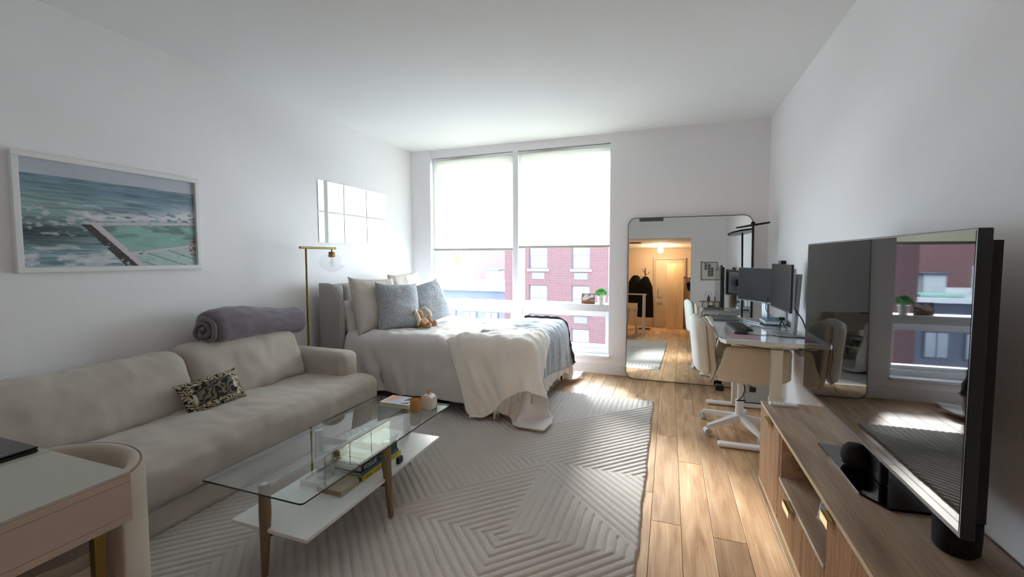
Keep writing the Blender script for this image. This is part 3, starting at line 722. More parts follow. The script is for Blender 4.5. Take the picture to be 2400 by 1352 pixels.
# plush rabbit
m_tan = mat('tan_plush', 'b98a5c', .95, sheen=.5, bump=1.0, bscale=260, vary=.15, vscale=120); m_cream = mat('cream_plush', 'd9cdbd', .9, sheen=.3, bump=.4, bscale=300); m_pink = mat('pink_plush', 'c9a3a0', .9, sheen=.3)
bx, by, bz = -2.50, 4.13, .683
rb = thing('plush_rabbit', 'tan plush rabbit with long cream ears leaning on the grey pillows', 'stuffed toy', (bx, by, bz))
bb = new(); bm_ball(bb, (bx-.01, by, bz+.06), .075, .085, .068, 24, 16); obj('body', bb, m_tan, rb, smooth=True)
bb = new(); bm_ball(bb, (bx-.04, by-.015, bz+.155), .052, .055, .05, 24, 16); bm_ball(bb, (bx+.0, by-.03, bz+.142), .028, .03, .024); obj('head', bb, m_tan, rb, smooth=True)
for s, pts in ((0, [(-.05, -.05, .20), (-.03, -.095, .19), (.01, -.115, .145), (.015, -.10, .10), (.0, -.09, .045)]), (1, [(-.04, .02, .20), (-.01, .05, .215), (.03, .085, .17), (.04, .10, .12)])):
    bb = new(); pts = [(bx+a, by+c, bz+d) for a, c, d in pts]; bm_tube(bb, pts, [.016, .022, .024, .022, .012][:len(pts)], 10)
    obj('ear', bb, m_cream, rb, smooth=True, label='long cream ear with pink lining')
for s in (-1, 1):
    bb = new(); bm_tube(bb, [(bx+.03, by+s*.045, bz+.035), (bx+.08, by+s*.06, bz+.03), (bx+.11, by+s*.065, bz+.045)], [.03, .026, .03], 12); bm_ball(bb, (bx+.112, by+s*.065, bz+.05), .03, .026, .036); obj('foot', bb, m_tan, rb, smooth=True)
    bb = new(); bm_ball(bb, (bx+.136, by+s*.065, bz+.053), .008, .017, .022); obj('foot_pad', bb, m_pink, rb, smooth=True, label='pink foot pad')
    bb = new(); bm_tube(bb, [(bx+.01, by+s*.07, bz+.11), (bx+.045, by+s*.085, bz+.075), (bx+.065, by+s*.06, bz+.05)], [.02, .02, .022], 10); obj('arm', bb, m_tan, rb, smooth=True)
    bb = new(); bm_ball(bb, (bx+.004, by-.015+s*.026, bz+.168), .006); obj('eye', bb, m_black, rb, smooth=True)
bb = new(); bm_ball(bb, (bx+.029, by-.03, bz+.150), .007, .009, .006); obj('nose', bb, m_pink, rb, smooth=True)

# ------------------------------------------------------------------ sofa
sofa = thing('sofa', 'long beige velvet sofa with loose back cushions along the left wall', 'sofa', (-2.95, 2.0, 0))
soft('base', (-3.42, -2.46, .80, 3.19, .005, .17, .012), m_velvet, sofa, step=.08)
def seatfn(w, p):
    w = w.copy(); d = (w.y-2.0)
    if p.z > .2: w.z -= .012*math.sin(w.y*5.1)*max(0, p.z)*(1-p.y*p.y)+.035*max(0, abs(p.y)-.55)
    if p.x > .9: w.z += 0
    return w
soft('seat_cushion', (-3.38, -2.395, .83, 3.235, .175, .435, .085), m_velvet, sofa, step=.028, bulge=(.012, .01, .018), wr=.011, wscale=5.0, wstretch=(1.0, 1.5, 1), seed=2, fn=seatfn)
bb = new(); bm_tube(bb, [(-2.394, y, .30) for y in np.linspace(.95, 3.14, 40)], .0022, 5); obj('seam', bb, mat('pale_thread', 'b7ad9d', .8), sofa, smooth=True)
soft('arm', (-3.40, -2.60, 3.00, 3.20, .16, .625, .05), m_velvet, sofa, step=.04, bulge=(.004, .01, .01), wr=.004)
soft('arm', (-3.40, -2.60, .80, 1.00, .16, .625, .05), m_velvet, sofa, step=.04, bulge=(.004, .01, .01), wr=.004)
soft('back_frame', (-3.42, -3.24, .80, 3.19, .16, .63, .05), m_velvet, sofa, step=.06)
def leanfn(w, p):
    w = w.copy(); w.x -= (w.z-.43)*.42
    w.z -= .02*math.sin((w.y-1)*3.0)*max(0, p.z)
    return w
soft('back_cushion', (-3.20, -2.985, 1.00, 2.055, .41, .80, .075), m_velvet, sofa, step=.026, bulge=(.045, .0, .02), wr=.016, wscale=4.5, wstretch=(1, 1.3, .9), seed=3, fn=leanfn)
soft('back_cushion', (-3.20, -2.985, 2.065, 3.03, .41, .81, .075), m_velvet, sofa, step=.026, bulge=(.045, .0, .02), wr=.018, wscale=3.2, wstretch=(1, 1.2, 1.2), seed=8, fn=leanfn)
# zebra lumbar pillow
def zebra(u, v):
    b = nfbm(u*4, v*3, 21, 3)*2; st = np.sin((u*48+v*22+b*18))
    c1 = np.where((st > .1)[:, None], np.array(lin('171210'))[None], np.array(lin('b9aa90'))[None])
    st2 = np.sin(u*17-v*13+b*9); mid = np.array(lin('191512'))[None]*(st2 > 0)[:, None]+np.array(lin('6b6450'))[None]*(st2 <= 0)[:, None]
    e = np.maximum(abs(u), abs(v)*1.05); c = np.where((e < .62)[:, None], mid, c1)
    band = (e > .58) & (e < .70) & (vnoise(u*6+3, v*6, 5) > .62); c = np.where(band[:, None], np.array(lin('c9c4b8'))[None], c); return c
zp = pillow('pillow', 'small black and cream animal print pillow on the sofa seat', .40, .235, .10, attr_mat('zebra_print', .85), (-2.895, 2.07, .545), (math.radians(-30), math.radians(-6), math.radians(90-8)), None, 11, .004, colfn=zebra)
# rolled plum blanket on the back cushions
def roll_fn():
    bb = new(); n = 44; M_ = 52; L0, L1 = 2.28, 3.17; rings = []
    prof = []
    for k in range(M_):
        a = 2*PI*k/M_; prof.append((math.cos(a), math.sin(a)))
    for i in range(n+1):
        t = i/n; y = L0+(L1-L0)*t; endr = (min(1, t/.06))**.5*(min(1, (1-t)/.07))**.5
        w_ = .15*(.82+.18*endr)-.03*t; h_ = (.128+.012*math.sin(t*7))*(.85+.15*endr)-.03*max(0, t-.6)
        zc = .925-.035*t+.012*math.sin(t*5)
        ring = []
        for (cx_, cz_) in prof:
            nn = .008*fbm((cx_*2, y*6, cz_*2), 1.5, 3)
            sq = -.2*(cz_ < -.2)*(abs(cz_)-.2)
            ring.append(bb.verts.new((-3.245+cx_*(w_*(.88+.12*endr)+nn), y, zc+(cz_+sq*0)*(h_+nn))))
        rings.append(ring)
    for A, B_ in zip(rings, rings[1:]):
        for k in range(M_): bb.faces.new((A[k], A[(k+1) % M_], B_[(k+1) % M_], B_[k]))
    bb.faces.new(rings[0][::-1]); bb.faces.new(rings[-1])
    return bb
rbk = thing('rolled_blanket', 'plum grey blanket rolled up on top of the right sofa back cushion', 'blanket', (-3.245, 2.7, .80))
obj('roll', roll_fn(), m_plum, rbk, smooth=True, auto=70)
bb = new(); pts = []
for k in range(60):             # spiral of folds showing at the near end
    a = k/59*2*PI*2.1; rr = .018+.10*k/59; pts.append((-3.245+math.cos(a+1)*rr*1.1, 2.272-.006*math.sin(k), .905+math.sin(a+1)*rr*.85))
bm_tube(bb, pts, .017, 8); obj('inner_fold', bb, m_plum, rbk, smooth=True)

# ------------------------------------------------------------------ floor lamp by the bed
lp = thing('floor_lamp', 'slim brass floor lamp with clear glass globe between sofa and bed', 'floor lamp', (-3.2, 3.30, 0))
bb = new(); bm_lathe(bb, [(0, 0), (.12, 0), (.12, .012), (.115, .018), (0, .018)], (-3.2, 3.30, 0), 36); obj('base', bb, m_brassd, lp, smooth=True, auto=40)
bb = new(); bm_cyl(bb, (-3.2, 3.30-.07, .015), (-3.2, 3.23, 1.535), .010, n=14); obj('pole', bb, m_brassd, lp, smooth=True, auto=40)
bb = new(); bm_cyl(bb, (-3.2, 3.155, 1.545), (-3.2, 3.62, 1.545), .011, n=14); obj('crossbar', bb, m_brassd, lp, smooth=True, auto=40)
sy = 3.565
bb = new(); bm_cyl(bb, (-3.2, sy, 1.54), (-3.2, sy, 1.505), .008, n=12); bm_cyl(bb, (-3.2, sy, 1.51), (-3.2, sy, 1.455), .029, n=24)
for k in range(24): a = 2*PI*k/24; bm_cyl(bb, (-3.2+.03*math.cos(a), sy+.03*math.sin(a), 1.505), (-3.2+.03*math.cos(a), sy+.03*math.sin(a), 1.46), .0022, n=5)
obj('socket', bb, m_brassd, lp, smooth=True, auto=40)
pr = []
for k in range(20):
    a = PI*(.12+.80*k/19); pr.append((math.sin(a)*.128, 1.405+math.cos(a)*.095))
pr = [(.03, 1.497)]+pr+[(.03, 1.308)]
bb = new(); bm_lathe(bb, pr, (-3.2, sy, 0), 40); obj('lamp_globe', bb, m_bulb, lp, smooth=True, label='clear glass globe shade')
bb = new(); bm_lathe(bb, [(.012, 1.455), (.013, 1.44), (.03, 1.40), (.031, 1.385), (.02, 1.36), (0, 1.352)], (-3.2, sy, 0), 20); obj('bulb', bb, m_bulb, lp, smooth=True)
bb = new(); bm_tube(bb, [(-3.2, sy-.006, 1.44), (-3.203, sy-.01, 1.40), (-3.2, sy, 1.38), (-3.197, sy+.01, 1.40), (-3.2, sy+.006, 1.44)], .0012, 5); obj('filament', bb, m_brass, lp, smooth=True)

# ------------------------------------------------------------------ wall tiles and beach print
for j, (z0, z1) in enumerate(((1.946, 2.270), (1.612, 1.934))):
    for i in range(3):
        y0 = 3.685+i*.396; t = box_obj('mirror_tile', XL+.0005, XL+.006, y0, y0+.386, z0, z1, m_mirror, None, .0008, 1)
        t.data.materials.append(mat('tile_edge_shade', '3c4042', .4))
        for pf_ in t.data.polygons: pf_.material_index = 0 if pf_.normal.x > .9 else 1  # side faces coloured dark to imitate the shadow line between tiles
        tag(t, ['left', 'middle', 'right'][i]+' mirror tile in the '+['upper', 'lower'][j]+' row on the left wall', 'mirror', 'square mirror tiles in two rows')
pic = thing('framed_print', 'large white framed beach and sea pool print on the left wall', 'picture', (XL, 1.9, 1.38))
PY0, PY1, PZ0, PZ1 = 1.375, 2.42, 1.365, 2.06
bb = new(); fw = .032
for a in ((PY0, PY1, PZ0, PZ0+fw), (PY0, PY1, PZ1-fw, PZ1), (PY0, PY0+fw, PZ0+fw, PZ1-fw), (PY1-fw, PY1, PZ0+fw, PZ1-fw)): bm_box(bb, XL+.001, XL+.032, *a, .003, 1)
obj('frame', bb, m_white, pic)
def sea(u, v):
    hor = .862-.004*u
    n1 = nfbm(u*7, v*70, 1, 4); n2 = nfbm(u*4+3, v*22, 7, 4); n3 = nfbm(u*26, v*44, 12, 4); n4 = nfbm(u*60, v*90, 15, 2)
    sky = np.array(lin('b4bac4'))[None]*(1+.06*(nfbm(u*3, v*6, 2)[:, None]-.5))
    d = np.clip((hor-v)/hor, 0, 1)
    deep = np.array(lin('56708e')); mid = np.array(lin('7996a0')); teal = np.array(lin('96b2ac'))
    c = deep[None]*(1-d[:, None])**1.5+mid[None]*(1-(1-d[:, None])**1.5)
    c = c*(1-.5*n2[:, None])+teal[None]*.5*n2[:, None]
    c = c*(.30+1.35*n1[:, None]); lf_ = np.clip(.55-u, 0, 1)*np.exp(-((v-.58)/.14)**2)*1.2; c = c*(1-lf_[:, None])+np.array(lin('98b4aa'))[None]*lf_[:, None]*(.6+.8*n1[:, None]); lo_ = np.exp(-((v-.30)/.10)**2)*np.clip(.42-u, 0, .4)*3*(.4+n2); c = c*(1-np.clip(lo_, 0, .75)[:, None]); dark = np.clip((n2-.48)*5, 0, 1)*np.clip(1-abs(d-.62)*3, 0, 1); c = c*(1-.5*dark[:, None])
    foam = np.array(lin('d4d4da'))[None]
    line = .47+.10*(u-.3)                       # breaking surf behind the pool wall
    fm = np.exp(-((v-line-.02)/.055)**2)*np.clip((u-.20)*6, 0, 1)*np.clip((n3-.3)*6, 0, 1)+np.clip(u-.72, 0, .3)*3.2*np.exp(-((v-.60)/.07)**2)*np.clip((n3-.38)*7, 0, 1)
    fm = fm*.9+np.clip((nfbm(u*9, v*20, 31, 5)-.47)*9, 0, .8)*np.clip((.26-v)*9, 0, 1)*(u < .5)*(.4+n3)+.5*np.clip((n3-.56)*12, 0, 1)*(v < .62)*(v > .3)*(u < .4)
    fm = np.clip(fm, 0, 1)[:, None]; c = c*(1-fm)+foam*fm
    ax = .335+(.42-v)*.62                       # diagonal pier
    pool = (u > ax+.045) & (v < .415+.10*(u-.4)) & (v > .135+.235*(u-.55))
    pc = np.array(lin('82aaa2'))[None]*(.8+.5*nfbm(u*12, v*26, 41, 3)[:, None]); dk = np.clip((nfbm(u*7, v*18, 44, 3)-.5)*6, 0, 1)*(v > .30); pc = pc*(1-.45*dk[:, None])
    c = np.where(pool[:, None], pc, c)
    wallk = ((abs(v-(.435+.10*(u-.4))) < .014) & (u > .34)) | ((abs(v-(.125+.235*(u-.55))) < .02) & (u > .53)) | ((abs(u-(ax+.022)) < .026) & (v < .43))
    c = np.where(wallk[:, None], np.array(lin('c9c0c4'))[None], c)
    rock = (u < ax) & (u > ax-.055-.05*(.42-v)) & (v < .42) & (nfbm(u*30, v*30, 51, 3) > .30); c = np.where(rock[:, None], np.array(lin('3a3232'))[None]*(.5+1.2*n4[:, None]), c)
    low = (v < .115+.235*(u-.55)) & (u > ax+.04); lc = np.array(lin('a9c0bc'))[None]*(.85+.3*n3[:, None]); c = np.where(low[:, None], lc, c)
    stripe = low & (abs(((v+u*.55)*9) % 1-.5) < .06) & (u > .62); c = np.where(stripe[:, None], np.array(lin('7b908e'))[None], c)
    ppl = (vnoise(u*95, v*60, 77) > .93) & (low | wallk); c = np.where(ppl[:, None], np.array(lin('35303a'))[None], c)
    red = (u > .95) & (v > .1) & (v < .3) & (vnoise(u*90, v*70, 78) > .6); c = np.where(red[:, None], np.array(lin('a05048'))[None], c)
    isky = v > hor; c = np.where(isky[:, None], sky, c); return np.clip(c, 0, 1)
# u runs left to right as seen from the room (toward +y)
print_plane('print_sheet', (XL+.012, PY0+fw, PZ0+fw), (0, PY1-PY0-2*fw, 0), (0, 0, PZ1-PZ0-2*fw), 330, 220, sea, attr_mat('print_paper', .35, .15), pic)

# ------------------------------------------------------------------ coffee table
ct = thing('coffee_table', 'glass topped coffee table with white lower shelf and brass legs', 'coffee table', (-1.68, 1.99, .018))
GX0, GX1, GY0, GY1, GZ = -1.975, -1.385, 1.338, 2.63, .45
def rrect(x0, x1, y0, y1, r_, z, n=5):
    pts = []
    for cx_, cy_, a0 in ((x1-r_, y1-r_, 0), (x0+r_, y1-r_, 90), (x0+r_, y0+r_, 180), (x1-r_, y0+r_, 270)):
        for k in range(n+1): a = math.radians(a0+90*k/n); pts.append((cx_+r_*math.cos(a), cy_+r_*math.sin(a), z))
    return pts
bb = new(); bm_prism(bb, rrect(GX0, GX1, GY0, GY1, .018, GZ-.008), (0, 0, .008))
for f_ in bb.faces: f_.material_index = 1 if abs(f_.normal.z) < .5 and f_.calc_area() < .02 and abs((f_.verts[0].co-f_.verts[2].co).z) > 1e-4 else 0
bmesh.ops.recalc_face_normals(bb, faces=bb.faces[:])
for f_ in bb.faces:
    f_.normal_update(); f_.material_index = 1 if abs(f_.normal.z) < .5 else 0
obj('glass_top', bb, [m_tglass, m_tedge], ct)
m_cleg = mat('antique_brass', '85725a', .5, .5)
for lx, ly in ((-1.685, 1.42), (-1.445, 1.99), (-1.915, 1.99), (-1.685, 2.56)):
    dx = (lx+1.68)*.10; dy = (ly-1.99)*.02
    bb = new(); bm_cyl(bb, (lx, ly, GZ-.009), (lx, ly, .30), .024, .026, 24); bm_cyl(bb, (lx, ly, .30), (lx+dx, ly+dy, .021), .026, .014, 24); l_ = obj('leg', bb, m_cleg, ct, smooth=True, auto=40)
    bb = new(); bm_cyl(bb, (lx, ly, GZ-.0095), (lx, ly, GZ-.0082), .015, n=20); obj('suction_pad', bb, mat('clear_pad', 'b9bcbb', .2, .6), l_, smooth=True, auto=40)
bb = new(); bm_box(bb, -1.697, -1.673, 1.44, 2.54, .375, .415, .002, 1); obj('top_rail', bb, m_cleg, ct)
bb = new(); bm_box(bb, -1.90, -1.46, 1.978, 2.002, .375, .414, .002, 1); obj('top_rail', bb, m_cleg, ct)
bb = new(); bm_box(bb, -1.697, -1.673, 1.44, 2.54, .185, .224, .002, 1); obj('lower_rail', bb, m_cleg, ct)
bb = new(); bm_box(bb, -1.90, -1.46, 1.978, 2.002, .185, .2235, .002, 1); obj('lower_rail', bb, m_cleg, ct)
SZ = .24
bb = new(); bm_prism(bb, [(-1.885, 1.41, .224), (-1.44, 1.41, .224), (-1.44, 2.575, .224), (-1.885, 2.575, .224)], (0, 0, .016)); obj('shelf', bb, m_white, ct)
# things on the glass
tray = thing('picture_book', 'white boxed book with a coloured cover on the glass table top', 'book', (-1.70, 2.52, GZ), 0)
bb = new(); bm_box(bb, -1.825, -1.60, 2.445, 2.60, GZ, GZ+.028, .001, 1); obj('cover', bb, mat('ivory_cover', 'cfc8b6', .6), tray)
def cov(u, v):
    c = np.tile(np.array(lin('d8d2c6'))[None], (len(u), 1)); a = (u > .07) & (u < .62) & (v > .08) & (v < .92)
    k = nfbm(u*6, v*5, 3, 3)[:, None]; bl_ = np.array(lin('6f9fc4'))[None]*k*1.6+np.array(lin('9ab6c8'))[None]*(1-k)
    o_ = np.array(lin('d98a6c'))[None]; w_ = np.clip((.45-u+ (v-.4)*.4)*4, 0, 1)[:, None]; c = np.where(a[:, None], bl_*(1-w_)+o_*w_, c)
    d = (u > .66) & (u < .95) & (v > .08) & (v < .92); c = np.where(d[:, None], np.array(lin('1c1a26'))[None], c)
    e = d & (abs(v-.4-(u-.8)) < .12); c = np.where(e[:, None], np.array(lin('d6c2d4'))[None], c); return np.clip(c, 0, 1)
print_plane('cover_print', (-1.822, 2.448, GZ+.0285), (.219, 0, 0), (0, .149, 0), 60, 50, cov, attr_mat('glossy_cover', .3), tray)
cd = thing('candle', 'amber glass jar candle on the glass table top', 'candle', (-1.535, 2.435, GZ))
bb = new(); bm_lathe(bb, [(0, .001), (.033, .001), (.036, .006), (.036, .082), (.0345, .084), (.033, .08), (.033, .068), (0, .068)], (-1.535, 2.435, GZ), 32); obj('jar', bb, mat('amber_wax_jar', 'b4803f', .25, coat=.6), cd, smooth=True, auto=40)
bb = new(); bm_cyl(bb, (-1.535, 2.435, GZ+.068), (-1.535, 2.435, GZ+.0695), .0325, n=32); obj('wax', bb, mat('cream_wax', 'dcc48a', .6), cd)
bb = new(); bm_cyl(bb, (-1.535, 2.435, GZ+.0695), (-1.535, 2.435, GZ+.078), .0012, n=6); obj('wick', bb, m_black, cd)
mh = thing('match_holder', 'rounded white marble match striker full of matches on the glass table', 'match holder', (-1.49, 2.525, GZ))
bb = new(); pts = [(-.045, 0), (.045, 0), (.045, .065)]+[(.045*math.cos(a), .065+.028*math.sin(a)) for a in np.linspace(.2, PI-.2, 9)]+[(-.045, .065)]
bm_prism(bb, [(-1.49+x, 2.485, GZ+z) for x, z in pts], (0, .075, 0)); bmesh.ops.bevel(bb, geom=bb.edges[:], offset=.006, segments=2, affect='EDGES')
obj('holder_body', bb, mat('white_marble', 'd6d3cf', .5, bump=.2, bscale=60, vary=.06, vscale=12), mh, smooth=True, auto=35)
random.seed(9)
for k in range(26):
    a = random.uniform(0, 2*PI); rr = .017*math.sqrt(random.random()); px, py = -1.485+rr*math.cos(a), 2.522+rr*math.sin(a)
    ex, ey = px+(px+1.485)*.8, py+(py-2.522)*.8; hz = random.uniform(.018, .032)
    bb = new(); bm_cyl(bb, (px, py, GZ+.085), (ex, ey, GZ+.093+hz), .0012, n=5); mt_ = obj('match', bb, mat('match_wood', 'd0a67c', .8), mh)
    bb = new(); bm_ball(bb, (ex, ey, GZ+.094+hz), .0022, .0022, .003, 6, 5); obj('match_head', bb, mat('match_tip', 'c08a66', .8), mt_)
# things on the shelf
def book(label, x0, x1, y0, y1, z0, z1, cover, spine_side='x', pages='d8d2c4', group='books stacked on the lower shelf of the coffee table'):
    t = thing('book', label, 'book', ((x0+x1)/2, (y0+y1)/2, z0), 0, group)
    bb = new(); c = .0025
    bm_box(bb, x0, x1, y0, y1, z0, z0+c); bm_box(bb, x0, x1, y0, y1, z1-c, z1); bm_box(bb, x1-c, x1, y0, y1, z0+c, z1-c)
    obj('cover', bb, mat('cover_'+cover, cover, .5), t)
    bb = new(); bm_box(bb, x0+.004, x1-c, y0+.004, y1-.004, z0+c, z1-c); obj('pages', bb, mat('pages_'+pages, pages, .9, bump=.5, bscale=900), t); return t
book('white hardback lying at the near left end of the coffee table shelf', -1.835, -1.685, 1.76, 1.95, SZ, SZ+.026, 'cbc9c4', group='single books lying at the near end of the shelf')
bg_ = book('beige softback lying on the shelf in front of the book stack', -1.70, -1.535, 1.735, 1.885, SZ, SZ+.028, 'b0a48f', pages='a39780', group='single books lying at the near end of the shelf')
obj('bookmark', (lambda b: (bm_box(b, -1.545, -1.533, 1.872, 1.888, SZ+.012, SZ+.03), b)[1])(new()), m_black, bg_)
xs1 = -1.545
stack = [('yellow magazine at the bottom of the stack with pink and blue spine', .024, 'd2b62c', 0.0, .36, [('LUCKY', 'c23f6c', .10, .020), ('PEACH', '23486c', .02, .018)]),
         ('blue magazine with white pages, second from bottom of the stack', .014, '3f6a8c', .012, .345, []),
         ('dark green book, middle of the stack, white lettered spine', .036, '1f3b30', .02, .335, [('VOGUE', 'e8e8e0', .02, .034), ('THE COVERS', '9db89a', .16, .018)]),
         ('black book with a bold white spine above the dark green one', .036, '15171a', .03, .33, [('THE ART OF', 'c9c9c9', .006, .011), ('LIVING', 'f0f0f0', .082, .025)]),
         ('white hardback on top of the book stack', .030, 'd9dada', .0, .30, [])]
z = SZ; FX = {}
for k, (lab, th, colr, dx, ln, tx) in enumerate(stack):
    y0 = 1.90+.008*k; x1 = -1.535-dx
    t = book(lab, x1-.235, x1, y0, y0+ln, z+.0003, z+th, colr)
    for s, ccol, off, size in tx:
        text('lettering', s, size*1.05, mat('ink_'+ccol, ccol, .6), basis((0, 1, 0), (0, 0, 1), (x1+.0006, y0+off, z+th/2-size*.36)), t, .95)
    z += th+.0004
jar = thing('scented_candle_jar', 'lilac grey jar candle with a dark label standing on the near books', 'candle', (-1.70, 1.83, SZ+.027))
jz = SZ+.0283
bb = new(); bm_lathe(bb, [(0, 0), (.042, 0), (.046, .006), (.046, .115), (.043, .12), (.041, .112), (.041, .10), (0, .10)], (-1.735, 1.845, jz-.002), 36); obj('jar_body', bb, mat('lilac_jar', '8a8596', .3, coat=.5), jar, smooth=True, auto=40)
bb = new(); bm_lathe(bb, [(.0464, .085), (.0464, .108)], (-1.735, 1.845, jz), 36); obj('label_band', bb, mat('dark_red_label', '5c2b28', .5), jar, smooth=True)
text('lettering', 'PARIS', .016, mat('ink_ivory', 'e8dccc', .6), basis((.8, .6, 0), (0, 0, 1), (-1.735+.6*.047-.02, 1.845-.8*.047-.012, jz+.091)), jar)
tag(box_obj('tape_measure', -1.485, -1.462, 2.13, 2.18, SZ+.0005, SZ+.04, m_black, None, .008, 3), 'small black rounded gadget standing beyond the book stack on the shelf', 'gadget')

# ------------------------------------------------------------------ console desk, laptop, barrel chair (lower left)
m_ctop = mat('grey_white_laminate', 'b8b8ae', .5); m_cpink = mat('blush_lacquer', 'bfaea3', .5)
cs = thing('console_desk', 'blush drawer fronted desk with grey white top in the lower left corner', 'desk', (-2.05, .56, 0))
box_obj('desktop', -2.47, -1.652, .215, .895, .742, .752, m_ctop, cs, .001, 1)
bb = new(); bm_box(bb, -2.47, -1.655, .22, .891, .590, .741, .0015, 1); obj('apron', bb, m_cpink, cs)
box_obj('top_edge_band', -1.656, -1.650, .218, .893, .720, .742, m_cpink, cs); dr = box_obj('drawer', -1.6565, -1.650, .218, .893, .612, .7185, m_cpink, cs)
box_obj('bottom_edge_band', -1.656, -1.650, .218, .893, .588, .6105, m_cpink, cs)
box_obj('top_inlay_line', -2.10, -2.098, .216, .894, .7515, .7525, mat('seam_grey', '77766f', .7), cs)
for lx, ly in ((-1.70, .82), (-2.42, .82), (-1.70, .27), (-2.42, .27)): box_obj('leg', lx-.015, lx+.015, ly-.015, ly+.015, 0.012, .59, m_brassd, cs, .002, 1)
lt = thing('laptop', 'closed black laptop lying on the grey white desktop', 'laptop', (-2.28, .72, .753))
bb = new(); bm_box(bb, -2.46, -2.125, .62, .872, .7535, .764, .004, 3); obj('laptop_base', bb, m_black, lt)
bb = new(); bm_box(bb, -2.46, -2.125, .62, .872, .7655, .773, .003, 3); obj('laptop_lid', bb, mat('laptop_lid_black', '0a0a0c', .25), lt)
bc = thing('barrel_chair', 'cream velvet barrel back chair tucked against the blush desk', 'chair', (-2.02, 1.0, 0))
V = []; Fs = []; nA, nZ = 48, 14
ccx, ccy = -2.04, .84; R0, R1 = .315, .25
sec = []
for k in range(nZ): sec.append((R0, .03+.63*k/(nZ-1)))
for k in range(1, 8): a = PI*k/8; sec.append(((R0+R1)/2+(R0-R1)/2*math.cos(a), .66+.045*math.sin(a)))
for k in range(nZ): sec.append((R1, .66-.63*k/(nZ-1)))
for i in range(nA+1):
    a = math.radians(14+152*i/nA)
    for rr, zz in sec:
        px = ccx+math.cos(a)*rr*1.0; py = ccy+math.sin(a)*rr*.84; V.append((px, py, zz))
S_ = len(sec)
for i in range(nA):
    for k in range(S_-1): q = i*S_+k; Fs.append((q, q+1, q+S_+1, q+S_))
Fs.append(tuple(range(S_))[::-1]); Fs.append(tuple(nA*S_+k for k in range(S_)))
obj('backrest', (V, [], Fs), m_velvet2, bc, smooth=True)
bb = new(); pts = [(ccx+math.cos(math.radians(14+152*i/60))*(R0-.012), ccy+math.sin(math.radians(14+152*i/60))*(R0-.012)*.84, .697) for i in range(61)]; bm_tube(bb, pts, .004, 6); obj('piping', bb, mat('velvet_piping', '8f8475', .8), bc, smooth=True)
bb = new(); bm_cyl(bb, (ccx, ccy-.02, .30), (ccx, ccy-.02, .46), .255, n=40); 
for v in bb.verts: v.co.y = ccy-.02+(v.co.y-ccy+.02)*.80
bmesh.ops.bevel(bb, geom=[e for e in bb.edges if abs(e.verts[0].co.z-e.verts[1].co.z) < 1e-4], offset=.03, segments=3, affect='EDGES'); obj('seat', bb, m_velvet2, bc, smooth=True, auto=60)
bb = new(); bm_cyl(bb, (ccx, ccy-.02, .012), (ccx, ccy-.02, .30), .20, n=32); obj('base', bb, m_blackm, bc, smooth=True, auto=40)
bag = soft('tote_bag', (-2.38, -2.12, .25, .52, .005, .36, .09), mat('black_fabric', '17151b', .9, bump=.5, bscale=120), None, step=.03, wr=.02, wscale=5); tag(bag, 'black fabric bag on the floor in the shadow under the blush desk', 'bag')

# ------------------------------------------------------------------ television stand
SX0, SX1, SY0, SY1, SH = .562, .985, 1.13, 3.128, .541
ts = thing('television_stand', 'long wood television stand with slatted doors and open cubby along right wall', 'media console', ((SX0+SX1)/2, 2.13, 0))
T = .018
m_edge = mat('pale_oak_edge', 'c3ab8b', .6)
def sbox(name, x0, x1, y0, y1, z0, z1, m=m_stand, bev=.0008): return box_obj(name, x0, x1, y0, y1, z0, z1, m, ts, bev, 1)
sbox('top_panel', SX0+.0015, SX1, SY0, SY1, SH-T, SH); box_obj('edge_band', SX0, SX0+.0015, SY0, SY1, SH-T, SH, m_edge, ts); box_obj('edge_band', SX0+.0015, SX1, SY1, SY1+.001, SH-T, SH, m_edge, ts)
sbox('bottom_panel', SX0+.0015, SX1, SY0, SY1, .035, .035+T); box_obj('edge_band', SX0, SX0+.0015, SY0, SY1, .035, .035+T, m_edge, ts)
for y0 in (SY0, SY1-T): sbox('side_panel', SX0+.003, SX1, y0, y0+T, .035+T, SH-T)
yA, yB = 2.64, 1.885
for y0 in (yA-T, yB): sbox('divider_panel', SX0+.012, SX1-.01, y0, y0+T, .035+T, SH-T)
sbox('back_panel', SX1-.012, SX1-.006, SY0+T, SY1-T, .035+T, SH-T)
sbox('cubby_shelf', SX0+.004, SX1-.012, yB+T, yA-T, .272, .272+T)
box_obj('plinth', SX0+.05, SX1-.02, SY0+.03, SY1-.03, .003, .035, m_blackm, ts)
rib_me = {}
def slats(parent, y0, y1, z0, z1, x=SX0):
    n = int((y1-y0)/.0125); h = z1-z0; key = round(h, 3)
    if key not in rib_me:
        bb = new(); bm_cyl(bb, (0, 0, 0), (0, 0, h), .0052, n=8); me = bpy.data.meshes.new('slat'); bmesh.ops.recalc_face_normals(bb, faces=bb.faces[:]); bb.to_mesh(me); bb.free(); me.materials.append(m_stand_front); rib_me[key] = me
    for k in range(n):
        o = bpy.data.objects.new('slat', rib_me[key]); COL.objects.link(o); o.parent = parent
        o.location = Vector((x+.006, y0+(k+.5)*(y1-y0)/n, z0))-root_loc(parent)
def front(name, y0, y1, z0, z1, hy0, hy1, hz):
    d = sbox(name, SX0+.006, SX0+.020, y0, y1, z0, z1, m_stand_front); slats(d, y0+.002, y1-.002, z0, z1)
    bb = new(); bm_box(bb, SX0-.022, SX0+.012, hy0, hy1, z1-.0005, z1+.0015); bm_box(bb, SX0-.0225, SX0-.0205, hy0, hy1, z1-.030, z1+.0015); obj('handle', bb, m_brass, d, label='folded brass tab handle')
    return d
front('door', yA+.002, SY1-T-.002, .056, SH-T-.006, 2.78, 2.895, 0)
front('drawer', yB+T+.002, yA-T-.002, .056, .266, 2.30, 2.415, 0)
